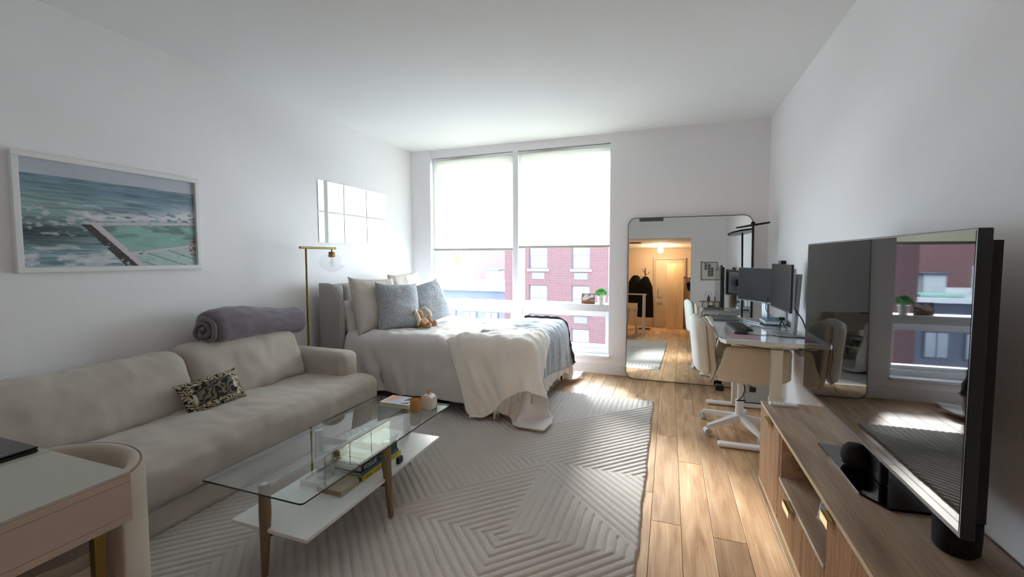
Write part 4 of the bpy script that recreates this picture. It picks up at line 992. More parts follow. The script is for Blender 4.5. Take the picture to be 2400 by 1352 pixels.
front('door', 1.30, yB-.003, .056, SH-T-.006, 1.795, 1.875, 0)
front('door', SY0+T+.002, 1.297, .056, SH-T-.006, 1.16, 1.24, 0)
cb = thing('photo_card', 'small white framed photo card leaning in the open cubby of the stand', 'photo frame', (.66, 2.27, .291))
cm = Matrix.Translation((.655, 2.20, .2915))@Matrix.Rotation(math.radians(25), 4, 'Z')@Matrix.Rotation(math.radians(14), 4, 'Y')
bb = new(); bm_box(bb, 0, .006, -.05, .05, 0, .125, .001, 1); bb.transform(cm); obj('card_front', bb, m_white, cb)
bb = new(); bm_box(bb, 0, .004, -.05, .05, 0, .12); bb.transform(Matrix.Translation((.71, 2.225, .2915))@Matrix.Rotation(math.radians(25), 4, 'Z')@Matrix.Rotation(math.radians(-14), 4, 'Y')); obj('card_back', bb, m_white, cb)
bb = new(); bm_box(bb, -.0012, 0, -.042, .042, .02, .115); bb.transform(cm); obj('photo', bb, mat('pale_photo', '9ba0a6', .5, vary=.5, vscale=60), cb)
rm = thing('remote_control', 'white remote control on the far end of the television stand', 'remote control', (.67, 3.06, SH), math.radians(4))
bb = new(); bm_box(bb, -.075, .075, -.022, .022, .0005, .016, .003, 2); obj('casing', bb, mat('white_plastic', 'd5d6d8', .4), rm, world=False)
for k in range(5):
    bb = new(); bm_cyl(bb, (-.055+k*.022, .0, .016), (-.055+k*.022, .0, .0175), .006, n=12); obj('button', bb, mat('grey_button', '9a9ca0', .5), rm, world=False)

# ------------------------------------------------------------------ television
TX, TY0, TY1, TZ0, TZ1 = .722, 1.437, 2.872, .717, 1.522
tv = thing('television', 'large black flat television facing the room on the wood stand', 'television', (.80, 2.155, SH))
bb = new(); bm_box(bb, TX, TX+.030, TY0, TY1, TZ0, TZ1, .002, 1); obj('bezel', bb, m_black, tv)
box_obj('screen', TX-.0008, TX+.001, TY0+.008, TY1-.008, TZ0+.016, TZ1-.006, m_screen, tv)
bb = new(); bm_prism(bb, [(TX+.03, TY0+.02, TZ0+.04), (TX+.03, TY1-.02, TZ0+.04), (TX+.03, TY1-.02, TZ1-.03), (TX+.03, TY0+.02, TZ1-.03)], (.030, 0, 0)); obj('back_shell', bb, m_blackm, tv)
bb = new(); bm_box(bb, TX+.060, TX+.085, TY0+.3, TY1-.3, TZ0+.05, TZ0+.45, .01, 2); obj('back_shell', bb, m_blackm, tv)
bb = new(); bm_box(bb, TX+.07, TX+.10, 2.08, 2.30, SH+.012, TZ0+.1, .006, 2); obj('stand_neck', bb, m_black, tv)
bb = new(); bm_prism(bb, [(.700, 1.99, SH+.002), (.695, 2.475, SH+.002), (.93, 2.43, SH+.002), (.93, 1.92, SH+.002), (.76, 1.90, SH+.002)], (0, 0, .009)); sp_ = obj('stand_plate', bb, mat('glossy_black', '050506', .05, spec=.35), tv)
box_obj('chrome_edge', .6965, .6985, 1.995, 2.47, SH+.002, SH+.010, mat('chrome', 'd5d7d9', .1, 1), sp_)
sp = thing('smart_speaker', 'round black smart speaker on the glossy television foot', 'speaker', (.755, 2.24, SH+.011))
bb = new(); bm_lathe(bb, [(0, .0005), (.03, .0005), (.043, .012), (.05, .035), (.05, .055), (.043, .08), (.03, .095), (.012, .101), (0, .102)], (.762, 2.24, SH+.011), 36); obj('fabric_shell', bb, mat('black_speaker_cloth', '0b0b0c', .9, bump=.5, bscale=900), sp, smooth=True)
bb = new(); bm_cyl(bb, (.7126, 2.232, SH+.042), (.7122, 2.232, SH+.042), .003, n=10); obj('indicator', bb, m_silver, sp)
s2 = thing('cylinder_speaker', 'black cylinder speaker standing behind the near end of the television', 'speaker', (.87, 1.62, SH))
bb = new(); bm_lathe(bb, [(0, .0005), (.045, .0005), (.055, .012), (.057, .06), (.057, .17), (.05, .195), (.03, .21), (0, .212)], (.85, 1.71, SH), 36); obj('fabric_shell', bb, mat('black_speaker_cloth', '0b0b0c', .9), s2, smooth=True)
bb = new(); bm_tube(bb, [(.80, 2.27, SH+.02), (.83, 2.2, SH+.014), (.87, 2.1, SH+.006), (.95, 2.0, SH+.004)], .0028, 6); tag(obj('cable', bb, m_black, None, smooth=True), 'thin black cord trailing behind the television foot', 'cable')

# ------------------------------------------------------------------ standing desk
DZ = .845
dk = thing('standing_desk', 'white sit stand desk with glossy top against the right wall', 'desk', (.68, 4.2, 0))
dp = [(.372, 4.93), (.372, 3.60), (.400, 3.535), (.99, 3.535), (.99, 4.93)]
bb = new(); bm_prism(bb, [(x, y, DZ-.028) for x, y in dp], (0, 0, .022)); obj('desktop', bb, mat('desk_laminate', 'd3cfc4', .35), dk)
bb = new(); bm_prism(bb, [(x+(.002 if x < .5 else -.002), y+(.002 if y < 4 else -.002), DZ-.006) for x, y in dp], (0, 0, .006)); obj('glass_surface', bb, mat('white_backed_glass', 'c6cdd4', .06, spec=.5), dk)
for ly, lx0, lx1, foot in ((3.66, .715, .785, .375), (4.71, .60, .655, .368)):
    box_obj('leg', lx0, lx1, ly-.035, ly+.035, .30, DZ-.06, mat('desk_leg_white', 'd2d0c4', .4), dk, .004, 2); box_obj('leg', lx0-.006, lx1+.006, ly-.042, ly+.042, .035, .42, mat('desk_leg_white', 'd2d0c4', .4), dk, .004, 2)
    bb = new(); bm_box(bb, foot, .97, ly-.035, ly+.035, .006, .036, .012, 3); obj('foot_beam', bb, m_whitem, dk, smooth=True, auto=50)
    box_obj('cross_bracket', .45, .95, ly-.025, ly+.025, DZ-.058, DZ-.029, m_whitem, dk, .002, 1)
box_obj('under_frame', .60, .66, 3.69, 4.68, DZ-.056, DZ-.031, m_whitem, dk, .002, 1)
box_obj('control_box', .88, .97, 3.60, 3.75, DZ-.10, DZ-.03, mat('grey_plastic', '77797c', .5), dk, .006, 2)
cb2 = thing('drawer_cabinet', 'low white cabinet on the floor under the far end of the desk', 'cabinet', (.85, 4.95, 0))
box_obj('carcass', .715, .985, 4.78, 5.30, .03, .56, mat('cool_white_laminate', 'bcc2bf', .4), cb2, .003, 1)
for k in range(3): d_ = box_obj('drawer', .705, .7145, 4.785, 5.295, .045+k*.172, .21+k*.172, mat('cool_white_laminate', 'bcc2bf', .4), cb2, .002, 1)
box_obj('plinth', .73, .97, 4.80, 5.28, .002, .03, m_blackm, cb2)
ps = tag(box_obj('power_strip', .50, .58, 5.20, 5.30, .001, .055, m_black, None, .006, 2), 'black power adapter on the floor in front of the leaning mirror', 'power adapter')
# monitors
def monitor(label, c, yaw, w, h, z0, base, post_top, back_silver=True, webcam=False):
    t = thing('monitor', label, 'monitor', (*c, DZ)); M_ = Matrix.Translation((c[0], c[1], 0))@Matrix.Rotation(yaw, 4, 'Z')
    def lb(name, x0, x1, y0, y1, a, b_, m, bev=0, parent=t):
        bb = new(); bm_box(bb, x0, x1, y0, y1, a, b_, bev, 2); bb.transform(M_); return obj(name, bb, m, parent)
    lb('panel', 0, .018, -w/2, w/2, z0, z0+h, m_black, .002); lb('screen', -.001, 0.0005, -w/2+.004, w/2-.004, z0+.012, z0+h-.004, m_mon)
    lb('back_cover', .018, .04, -w/2+.03, w/2-.03, z0+.03, z0+h-.03, m_silver, .006); lb('mount_plate', .04, .075, -.05, .05, z0+h*.45-.03, z0+h*.45+.05, m_black, .004)
    p0 = M_@Vector((base, 0, 0)); 
    bb = new(); bm_prism(bb, [M_@Vector(q) for q in ((post_top-.012, -.035, z0+h*.78), (post_top-.012, .035, z0+h*.78), (post_top+.012, .035, z0+h*.78), (post_top+.012, -.035, z0+h*.78))], M_.to_3x3()@Vector((base-post_top, 0, DZ+.012-(z0+h*.78)))); obj('stand_post', bb, m_silver, t)
    lb('stand_base', base-.13, base+.05, -.10, .10, DZ+.0005, DZ+.013, m_silver, .003)
    if webcam:
        wc = lb('webcam', -.012, .03, -.035, .035, z0+h, z0+h+.028, m_black, .006)
    return t
monitor('far monitor angled toward the camera on the standing desk', (.757, 4.57), math.radians(27), .53, .315, 1.035, .10, .085)
monitor('near monitor with a webcam on top on the standing desk', (.806, 3.90), math.radians(2), .53, .35, 1.045, .10, .125, webcam=True)
kb = thing('keyboard', 'black keyboard on the white standing desk', 'keyboard', (.57, 4.20, DZ), math.radians(4))
bb = new(); bm_box(bb, -.065, .065, -.20, .20, .001, .014, .004, 2); obj('key_tray', bb, m_black, kb, world=False)
kme = None; rows_ = []
for r_i in range(6):
    for c_i in range(17):
        if kme is None:
            bb = new(); bm_box(bb, -.0085, .0085, -.0095, .0095, 0, .005, .0015, 1); kme = bpy.data.meshes.new('key'); bb.to_mesh(kme); bb.free(); kme.materials.append(mat('key_black', '1d1e20', .5))
        o = bpy.data.objects.new('key', kme); COL.objects.link(o); o.parent = kb; o.location = (-.052+r_i*.021, -.185+c_i*.0231, .014)
pd = tag(box_obj('mouse_pad', .44, .64, 3.63, 3.85, DZ+.0003, DZ+.003, mat('dusty_pink', 'b08e92', .8), None, .001, 1), 'dusty pink mouse pad near the front of the standing desk', 'mouse pad')
mo = thing('computer_mouse', 'black computer mouse on the pink pad', 'mouse', (.565, 3.80, DZ+.003))
bb = new(); bm_ball(bb, (.54, 3.845, DZ+.009), .052, .034, .026, 24, 14)
for v in bb.verts: v.co.z = max(v.co.z, DZ+.0035)
obj('mouse_shell', bb, m_black, mo, smooth=True); box_obj('scroll_wheel', .505, .515, 3.841, 3.849, DZ+.026, DZ+.034, m_silver, mo, .001, 1)
bk = thing('notebook', 'blue covered thick book under the monitors on the desk', 'book', (.85, 4.5, DZ))
bb = new(); bm_box(bb, .80, .965, 4.38, 4.66, DZ+.0135, DZ+.016); bm_box(bb, .80, .965, 4.38, 4.66, DZ+.043, DZ+.046); bm_box(bb, .962, .965, 4.38, 4.66, DZ+.016, DZ+.043); obj('cover', bb, mat('blue_cover', '4f7fa6', .5), bk); box_obj('pages', .803, .962, 4.384, 4.656, DZ+.016, DZ+.043, mat('pages_white', 'dadde0', .9), bk)
lp2 = thing('notebook_computer', 'closed silver grey laptop at the far left of the standing desk', 'laptop', (.52, 4.8, DZ))
bb = new(); bm_box(bb, .40, .62, 4.56, 4.88, DZ+.0005, DZ+.010, .004, 2); obj('laptop_base', bb, m_silver, lp2); bb = new(); bm_box(bb, .40, .62, 4.56, 4.88, DZ+.0105, DZ+.017, .003, 2); obj('laptop_lid', bb, mat('space_grey', '55585e', .4, .5), lp2)
def cable(label, pts, r_=.003, m=m_black):
    P_ = [Vector(p) for p in pts]; out = []
    for i in range(len(P_)-1):
        p0 = P_[max(0, i-1)]; p1 = P_[i]; p2 = P_[i+1]; p3 = P_[min(len(P_)-1, i+2)]
        for k in range(6):
            t = k/6; out.append(.5*((2*p1)+(p2-p0)*t+(2*p0-5*p1+4*p2-p3)*t*t+(3*p1-p0-3*p2+p3)*t**3))
    out.append(P_[-1]); bb = new(); bm_tube(bb, out, r_, 6); return tag(obj('cable', bb, m, None, smooth=True), label, 'cable')
cable('black mouse cable curling across the desk to the right wall', [(.59, 3.85, DZ+.008), (.66, 3.82, DZ+.004), (.74, 3.86, DZ+.004), (.82, 3.78, DZ+.005), (.96, 3.80, DZ+.006)], .0022)
cable('keyboard cable running back behind the blue book', [(.64, 4.2, DZ+.006), (.70, 4.30, DZ+.004), (.76, 4.22, DZ+.004), (.88, 4.05, DZ+.017), (.97, 4.1, DZ+.006)], .0022)
cable('black monitor cables hanging behind the near monitor', [(.88, 3.92, 1.16), (.90, 3.86, 1.06), (.95, 3.84, .97), (.965, 3.78, .88), (.97, 3.70, DZ+.006)], .005)
cable('black monitor cable looping down between the two monitors', [(.83, 4.45, 1.12), (.80, 4.36, .99), (.85, 4.2, .93), (.93, 4.10, .885), (.975, 4.08, DZ+.008)], .0035)
cable('thin charging cable hanging off the desk edge beside the chair', [(.385, 3.62, DZ+.003), (.352, 3.66, DZ-.01), (.345, 3.68, DZ-.12), (.362, 3.665, DZ-.22), (.335, 3.66, DZ-.30), (.318, 3.655, DZ-.35)], .0022)
cable('black cable drooping under the desktop', [(.45, 3.58, DZ-.034), (.60, 3.575, DZ-.045), (.72, 3.57, DZ-.055), (.90, 3.60, DZ-.05)], .003)
# little tripod webcam
tp = thing('mini_tripod', 'tiny black tripod standing behind the near monitor', 'tripod', (.87, 4.12, DZ))
bb = new()
for a in (0, 2.1, 4.2): bm_tube(bb, [(.87, 4.12, DZ+.09), (.87+.04*math.cos(a), 4.12+.04*math.sin(a), DZ+.001)], .003, 6)
obj('tripod_legs', bb, m_black, tp); box_obj('tripod_head', .85, .89, 4.10, 4.14, DZ+.09, DZ+.115, m_black, tp, .004, 1)
# disc floor lamp behind the desk
dl = thing('floor_lamp', 'black floor lamp with tilted flat disc head beside the leaning mirror', 'floor lamp', (.788, 5.15, 0))
# pole stands between desk and cabinet
bb = new(); bm_cyl(bb, (.80, 5.05, .565), (.788, 5.05, 1.775), .0105, n=14); obj('pole', bb, m_blackm, dl, smooth=True, auto=40)
bb = new(); bm_lathe(bb, [(0, 0), (.09, 0), (.09, .012), (0, .014)], (.80, 5.05, .562), 30); obj('base', bb, m_blackm, dl, smooth=True, auto=40)
M_ = Matrix.Translation((.785, 5.05, 1.772))@Matrix.Rotation(math.radians(-9), 4, 'Y')@Matrix.Rotation(math.radians(3), 4, 'X')
bb = new(); bm_lathe(bb, [(0, -.008), (.150, -.008), (.155, 0), (.15, .008), (0, .012)], (0, 0, 0), 44); bb.transform(M_); obj('lamp_head', bb, m_blackm, dl, smooth=True, auto=40)
bb = new(); bm_lathe(bb, [(0, -.0095), (.138, -.0095), (.138, -.008)], (0, 0, 0), 44); bb.transform(M_); obj('diffuser', bb, mat('frosted_white', 'cdd3d6', .5), dl, smooth=True, auto=40)
bb = new(); bm_ball(bb, (.787, 5.05, 1.79), .02); obj('pivot', bb, m_blackm, dl, smooth=True)

# ------------------------------------------------------------------ swivel chair
ccx, ccy = .575, 4.07
ch = thing('swivel_chair', 'white and beige upholstered swivel chair pushed under the standing desk', 'office chair', (ccx, ccy, 0))
bb = new(); V = []; nA, nS = 26, 22
def back_pt(a, z, rad):   # a in -1..1 across, curved shell
    ang = a*math.radians(40); w = .27*(1-.10*((z-.45)/.5)**2)
    tl = (z-.5)*-.10
    return Vector((.315+(1-math.cos(ang))*.20-rad+tl, ccy+math.sin(ang)*.37*(w/.27), z))
def shell(rad0, rad1, z0, z1, step=nA):
    V = []; Fs = []
    for s, rd_ in ((0, rad0), (1, rad1)):
        for j in range(nS+1):
            for i in range(nA+1):
                a = 2*i/nA-1; t = j/nS
                top = z1-.05*abs(a)**3; z = z0+(top-z0)*t; cr_ = (1-abs(a)**8)*(1-abs(2*t-1)**10)
                V.append(back_pt(a, z, (rad0+rad1)/2+(rd_-(rad0+rad1)/2)*max(.0, cr_)**.5))
    N0 = (nA+1)*(nS+1)
    for s in (0, 1):
        for j in range(nS):
            for i in range(nA): q = s*N0+j*(nA+1)+i; Fs.append((q, q+1, q+nA+2, q+nA+1))
    me = bpy.data.meshes.new('x'); me.from_pydata([v[:] for v in V], [], Fs); bb = new(); bb.from_mesh(me); bmesh.ops.remove_doubles(bb, verts=bb.verts, dist=.0008); return bb
obj('backrest', shell(.015, .105, .50, .965), m_chairw, ch, smooth=True)
obj('back_shell', shell(-.035, .02, .46, .94), m_chairb, ch, smooth=True)
def armfn(w, p):
    w = w.copy(); t = (w.z-.46)/.28; w.x += .075*t*min(1, max(0, .5-p.x)); 
    if p.z < 0: w.z += .05*abs(p.x)**2.2*(-p.z)
    return w
for s in (-1, 1):
    yc = ccy+s*.245
    soft('arm_panel', (.355, .885, yc-.028, yc+.028, .455, .745, .026), m_chairb, ch, step=.03, bulge=(0, .008, 0), wr=.003, fn=armfn)
soft('seat', (.36, .86, ccy-.225, ccy+.225, .455, .545, .04), m_chairw, ch, step=.035, bulge=(0, 0, .015))
bb = new(); bm_cyl(bb, (ccx, ccy, .10), (ccx, ccy, .26), .032, n=24); bm_cyl(bb, (ccx, ccy, .26), (ccx, ccy, .45), .020, n=20); obj('gas_column', bb, m_whitem, ch, smooth=True, auto=40)
box_obj('seat_plate', ccx-.1, ccx+.1, ccy-.08, ccy+.08, .43, .456, m_whitem, ch, .006, 2)
bb = new(); bm_tube(bb, [(ccx+.02, ccy-.06, .43), (ccx+.05, ccy-.14, .42), (ccx+.06, ccy-.19, .415)], .006, 8); bm_box(bb, ccx+.035, ccx+.085, ccy-.215, ccy-.185, .385, .425, .01, 3); obj('lever', bb, m_black, ch, smooth=True, auto=50)
bb = new(); bm_tube(bb, [(ccx+.012, ccy-.04, .44), (ccx+.03, ccy-.055, .36), (ccx+.012, ccy-.05, .30), (ccx-.015, ccy-.05, .265)], .005, 6); bm_tube(bb, [(ccx-.03, ccy-.05, .262), (ccx+.035, ccy-.05, .268)], .006, 6); obj('cable_tie', bb, m_black, ch, smooth=True)
for k in range(5):
    a = math.radians(146+72*k); d = Vector((math.cos(a), math.sin(a), 0)); s_ = Vector((-d.y, d.x, 0)); c0 = Vector((ccx, ccy, .0))
    bb = new(); q = []
    for tt, w_, zt, zb in ((.02, .024, .135, .085), (.31, .015, .088, .062), (.325, .012, .085, .062)):
        q.append([bb.verts.new(c0+d*tt+s_*w_*sg+Vector((0, 0, zz))) for sg, zz in ((-1, zb), (1, zb), (1, zt), (-1, zt))])
    for A, B_ in zip(q, q[1:]):
        for i in range(4): bb.faces.new((A[i], A[(i+1) % 4], B_[(i+1) % 4], B_[i]))
    bb.faces.new(q[0]); bb.faces.new(q[-1]); lg = obj('base_spoke', bb, m_whitem, ch)
    cc = c0+d*.325; ax = Vector((math.cos(a+1.2), math.sin(a+1.2), 0)); bb = new()
    for sg in (-1, 1): bm_cyl(bb, cc+Vector((0, 0, .03))+ax*.006*sg, cc+Vector((0, 0, .03))+ax*.022*sg, .029, n=24)
    bm_cyl(bb, cc+Vector((0, 0, .03))-ax*.007, cc+Vector((0, 0, .03))+ax*.007, .022, n=20); bm_cyl(bb, cc+Vector((0, 0, .04)), cc+Vector((0, 0, .075)), .010, n=12)
    obj('caster', bb, mat('caster_white', 'd0d2d4', .4), ch, smooth=True, auto=40)
    bb = new()
    for sg in (-1, 1): bm_cyl(bb, cc+Vector((0, 0, .03))+ax*.0222*sg, cc+Vector((0, 0, .03))+ax*.024*sg, .019, n=20)
    obj('caster_cap', bb, mat('caster_grey', 'a3a5a8', .5), ch, smooth=True, auto=40)
bb = new(); bm_cyl(bb, (ccx, ccy, .08), (ccx, ccy, .14), .042, n=28); obj('base_hub', bb, m_whitem, ch, smooth=True, auto=40)

# ------------------------------------------------------------------ leaning mirror
mw, mhh, tilt, yw = 1.315, 1.915, math.radians(2.3), math.radians(-.8)
mir = thing('floor_mirror', 'huge thin black framed mirror with rounded corners leaning on the window wall', 'mirror', (.1875, 5.372, 0))
MM = Matrix.Translation((.1875, 5.372, 0))@Matrix.Rotation(yw, 4, 'Z')@Matrix.Rotation(-tilt, 4, 'X')
def rr2(w, h, r_, y, n=10): return [(x, y, z) for x, z, _ in [(p[0], p[1], 0) for p in rrect(-w/2, w/2, 0, h, r_, 0, n)]]
bb = new(); bm_prism(bb, rr2(mw-.012, mhh-.012, .084, 0), (0, .004, 0)); bb.transform(MM@Matrix.Translation((0, 0, .006))); obj('mirror_glass', bb, m_mirror, mir)
bb = new(); o_ = rr2(mw, mhh, .09, -.004); i_ = [(x, y, z+.006) for x, y, z in rr2(mw-.012, mhh-.012, .084, -.004)]
vo = [bb.verts.new(p) for p in o_]; vi = [bb.verts.new(p) for p in i_]; vo2 = [bb.verts.new((p[0], .015, p[2])) for p in o_]; vi2 = [bb.verts.new((p[0], .015, p[2])) for p in i_]
n_ = len(vo)
for k in range(n_):
    k2 = (k+1) % n_; bb.faces.new((vo[k], vo[k2], vi[k2], vi[k])); bb.faces.new((vo2[k], vo2[k2], vo[k2], vo[k])); bb.faces.new((vi[k], vi[k2], vi2[k2], vi2[k])); bb.faces.new((vo2[k], vi2[k], vi2[k2], vo2[k2]))
bb.transform(MM); obj('frame', bb, mat('black_metal', '1a1918', .4, .8), mir)
bb = new(); bm_prism(bb, [(p[0], .006, p[2]) for p in rr2(mw-.012, mhh-.012, .084, 0)], (0, .006, 0)); bb.transform(MM@Matrix.Translation((0, 0, .006))); obj('backing', bb, m_blackm, mir)

# ------------------------------------------------------------------ window ledge things
pp = thing('potted_plant', 'small round green plant in a white pot on the right window ledge', 'plant', (-.79, 5.545, .865))
bb = new(); bm_lathe(bb, [(0, .0005), (.036, .0005), (.047, .09), (.049, .094), (.044, .094), (.042, .085), (0, .083)], (-.79, 5.535, .865), 28); obj('pot', bb, m_white, pp, smooth=True, auto=40)
random.seed(3); bb = new(); gr = []
for k in range(420):
    a = random.uniform(0, 2*PI); b_ = random.uniform(-.25, 1)*PI/2; R_ = .075*random.uniform(.55, 1.05); c = Vector((-.79+R_*math.cos(a)*math.cos(b_), 5.535+R_*math.sin(a)*math.cos(b_)*.8, .865+.135+R_*.75*math.sin(b_)))
    d = (c-Vector((-.79, 5.535, .93))).normalized(); s_ = d.cross(Vector((random.uniform(-1, 1), random.uniform(-1, 1), random.uniform(-1, 1)))).normalized(); l_ = random.uniform(.010, .020)
    v = [bb.verts.new(c-d*l_*.5), bb.verts.new(c+s_*l_*.35), bb.verts.new(c+d*l_*.7), bb.verts.new(c-s_*l_*.35)]; bb.faces.new(v)
for k in range(24):
    a = random.uniform(0, 2*PI); bm_tube(bb, [(-.79+.01*math.cos(a), 5.535+.01*math.sin(a), .945), (-.79+.05*math.cos(a), 5.535+.04*math.sin(a), 1.0+.03*random.random())], .0015, 4)
lf = obj('foliage', bb, mat('leaf_green', '4d9a4a', .6, vary=.35, vscale=60), pp); lf['kind'] = 'stuff'
pf = thing('framed_photo', 'small brown framed photo on the window ledge beside the plant', 'photo frame', (-.95, 5.53, .865))
fm = Matrix.Translation((-.955, 5.53, .8665))@Matrix.Rotation(math.radians(-8), 4, 'Z')@Matrix.Rotation(math.radians(-8), 4, 'X')
bb = new(); bm_box(bb, -.088, .088, 0, .012, 0, .128, .001, 1); bb.transform(fm); obj('frame', bb, mat('brown_frame', '4a3630', .5), pf)
def phf(u, v):
    k = nfbm(u*4, v*4, 9, 4); c = np.where((v < .35+.2*np.sin(u*4))[:, None], np.array(lin('a8684a'))[None], np.array(lin('8a6a60'))[None]); c = np.where(((k > .52) & (v > .3))[:, None], np.array(lin('d8d2d2'))[None], c); return c*(.7+.5*k[:, None])
print_plane('photo', tuple(fm@Vector((-.080, -.0006, .008))), tuple(fm.to_3x3()@Vector((.16, 0, 0))), tuple(fm.to_3x3()@Vector((0, 0, .112))), 40, 30, phf, attr_mat('glossy_cover', .3), pf)
mb = tag(box_obj('mint_box', -3.06, -2.99, 5.51, 5.55, .8605, .905, mat('mint_plastic', 'a9cfc4', .5), None, .008, 2), 'small mint green box on the left window ledge above the bed', 'box')

# ------------------------------------------------------------------ hallway seen in the mirror
d1 = struct('door_1', (lambda b: (bm_box(b, -.658, .163, HY-.02, HY+.035, .005, 2.10, .003, 1), b)[1])(new()), mat('entry_door_paint', 'b8a58c', .5))
obj('door_frame', (lambda b: (bm_box(b, -.72, -.66, HY-.02, HY+.06, 0, 2.16), bm_box(b, .165, .225, HY-.02, HY+.06, 0, 2.16), bm_box(b, -.66, .165, HY-.02, HY+.06, 2.105, 2.16), b)[3])(new()), mat('door_frame_paint', 'a39280', .5), d1)
obj('door_handle', (lambda b: (bm_box(b, -.60, -.55, HY+.035, HY+.045, .92, 1.22, .003, 1), bm_tube(b, [(-.575, HY+.045, 1.0), (-.575, HY+.09, 1.0), (-.46, HY+.09, 1.0)], .011, 10), bm_cyl(b, (-.575, HY+.045, 1.15), (-.575, HY+.065, 1.15), .024, n=18), b)[3])(new()), mat('nickel', 'c9c5be', .3, 1), d1)
obj('mail_slot', (lambda b: (bm_box(b, -.60, -.44, HY+.035, HY+.042, .70, .78, .002, 1), b)[1])(new()), mat('slot_grey', '8f877c', .5), d1)
obj('peephole', (lambda b: (bm_cyl(b, (-.25, HY+.035, 1.5), (-.25, HY+.04, 1.5), .012, n=14), b)[1])(new()), m_black, d1)
pnl = thing('stand_in_board', 'made-up tall pale panel standing in for a retouched patch in the mirror', 'panel', (-.03, -3.1, 0))
bb = new(); bm_box(bb, -.29, .17, -3.12, -3.09, .001, 1.95, .003, 1); obj('board', bb, wood('pale_maple', 'dcc09a', 'cfae84', 'e6cfae', 2, .5, .5, .02, False), pnl)  # made-up panel, fills a retouched patch in the mirror view
dw = struct('doorway_dark_slab', (lambda b: (bm_box(b, HX1-.03, HX1-.004, -2.2, -1.2, .005, 2.1), b)[1])(new()), mat('doorway_shade', '1c1614', .7))  # dark slab for an open doorway, its shade put into the colour
hl = thing('ceiling_lamp', 'small dome ceiling light glowing in the hallway', 'ceiling light', (-.48, -2.75, HZ))
bb = new(); bm_lathe(bb, [(.075, 0), (.075, -.012), (.06, -.012)], (-.48, -2.75, HZ), 28); obj('rim', bb, m_white, hl, smooth=True)
bb = new(); bm_lathe(bb, [(.06, -.012), (.052, -.05), (.03, -.07), (0, -.075)], (-.48, -2.75, HZ), 28); obj('lit_dome', bb, mat('lit_dome_glass', 'ffe6c4', .4, emit=('ffd9a8', 14)), hl, smooth=True)
hp = bpy.data.lights.new('ceiling_lamp_light', 'POINT'); hp.energy = 30; hp.color = (1.0, .72, .46); hp.shadow_soft_size = .08
ho = bpy.data.objects.new('ceiling_lamp_light', hp); COL.objects.link(ho); ho.location = (0, 0, -.14); ho.parent = hl
vent = thing('air_vent', 'grey slotted air vent high on the wall above the hallway opening', 'vent', (-.55, YN, 2.76))
bb = new(); bm_box(bb, -.82, -.29, YN+.001, YN+.012, 2.70, 2.80, .002, 1); obj('vent_frame', bb, mat('vent_grey', '77797a', .5), vent)
for k in range(5): box_obj('louvre', -.80, -.31, YN+.012, YN+.018, 2.712+k*.017, 2.720+k*.017, mat('vent_dark', '4d4f50', .5), vent)
v2 = thing('air_vent', 'dark slotted vent in the hallway ceiling near the left side', 'vent', (-1.1, -1.8, HZ))
bb = new(); bm_box(bb, -1.35, -.95, -2.0, -1.85, HZ-.012, HZ-.001, .002, 1); obj('vent_frame', bb, mat('vent_brown', '6a5c50', .6), v2)
for k in range(4): box_obj('louvre', -1.33, -.97, -1.985+k*.034, -1.97+k*.034, HZ-.018, HZ-.012, mat('vent_dark', '4d4f50', .5), v2)
# bar table, stool, coat stand
bt = thing('bar_table', 'white high bar table in the hallway opening', 'table', (-1.25, -.9, 0))
box_obj('tabletop', -1.70, -.72, -1.12, -.62, .99, 1.025, m_white, bt, .004, 1)
for lx, ly in ((-.76, -.66), (-.76, -1.08), (-1.66, -.66), (-1.66, -1.08)): box_obj('leg', lx-.022, lx+.022, ly-.022, ly+.022, .001, .99, m_white, bt, .003, 1)
st = thing('bar_stool', 'white round topped bar stool under the white bar table', 'stool', (-1.06, -.86, 0))
bb = new(); bm_cyl(bb, (-1.06, -.86, .63), (-1.06, -.86, .66), .16, n=28); obj('seat', bb, m_white, st, smooth=True, auto=40)
for a in (45, 135, 225, 315):
    c_, s_ = math.cos(math.radians(a)), math.sin(math.radians(a)); bb = new(); bm_tube(bb, [(-1.06+c_*.10, -.86+s_*.10, .63), (-1.06+c_*.185, -.86+s_*.185, .002)], .016, 10); obj('leg', bb, m_white, st, smooth=True)
bb = new(); bm_tube(bb, [(-1.06+.155*math.cos(a), -.86+.155*math.sin(a), .22) for a in [math.radians(45+90*k) for k in range(4)]], .010, 8, True); obj('foot_rest', bb, m_white, st, smooth=True)
cr_ = thing('coat_stand', 'metal coat stand carrying dark coats in the hallway', 'coat stand', (-.90, -2.6, 0))
bb = new(); bm_cyl(bb, (-.88, -2.6, .02), (-.88, -2.6, 1.78), .014, n=12); obj('pole', bb, mat('dark_steel', '4f4a46', .4, .8), cr_, smooth=True, auto=40)
bb = new(); bm_cyl(bb, (-.88, -2.6, .001), (-.88, -2.6, .025), .17, n=28); obj('base', bb, mat('dark_steel', '4f4a46', .4, .8), cr_, smooth=True, auto=40)
for k, (a, z_) in enumerate(((10, 1.6), (130, 1.68), (250, 1.62), (60, 1.45), (200, 1.48))):
    c_, s_ = math.cos(math.radians(a)), math.sin(math.radians(a)); bb = new(); bm_tube(bb, [(-.88, -2.6, z_), (-.88+c_*.08, -2.6+s_*.08, z_), (-.88+c_*.13, -2.6+s_*.13, z_+.08)], .008, 8); obj('hook', bb, mat('dark_steel', '4f4a46', .4, .8), cr_, smooth=True)
m_coat = mat('black_coat', '0e0d10', .95)
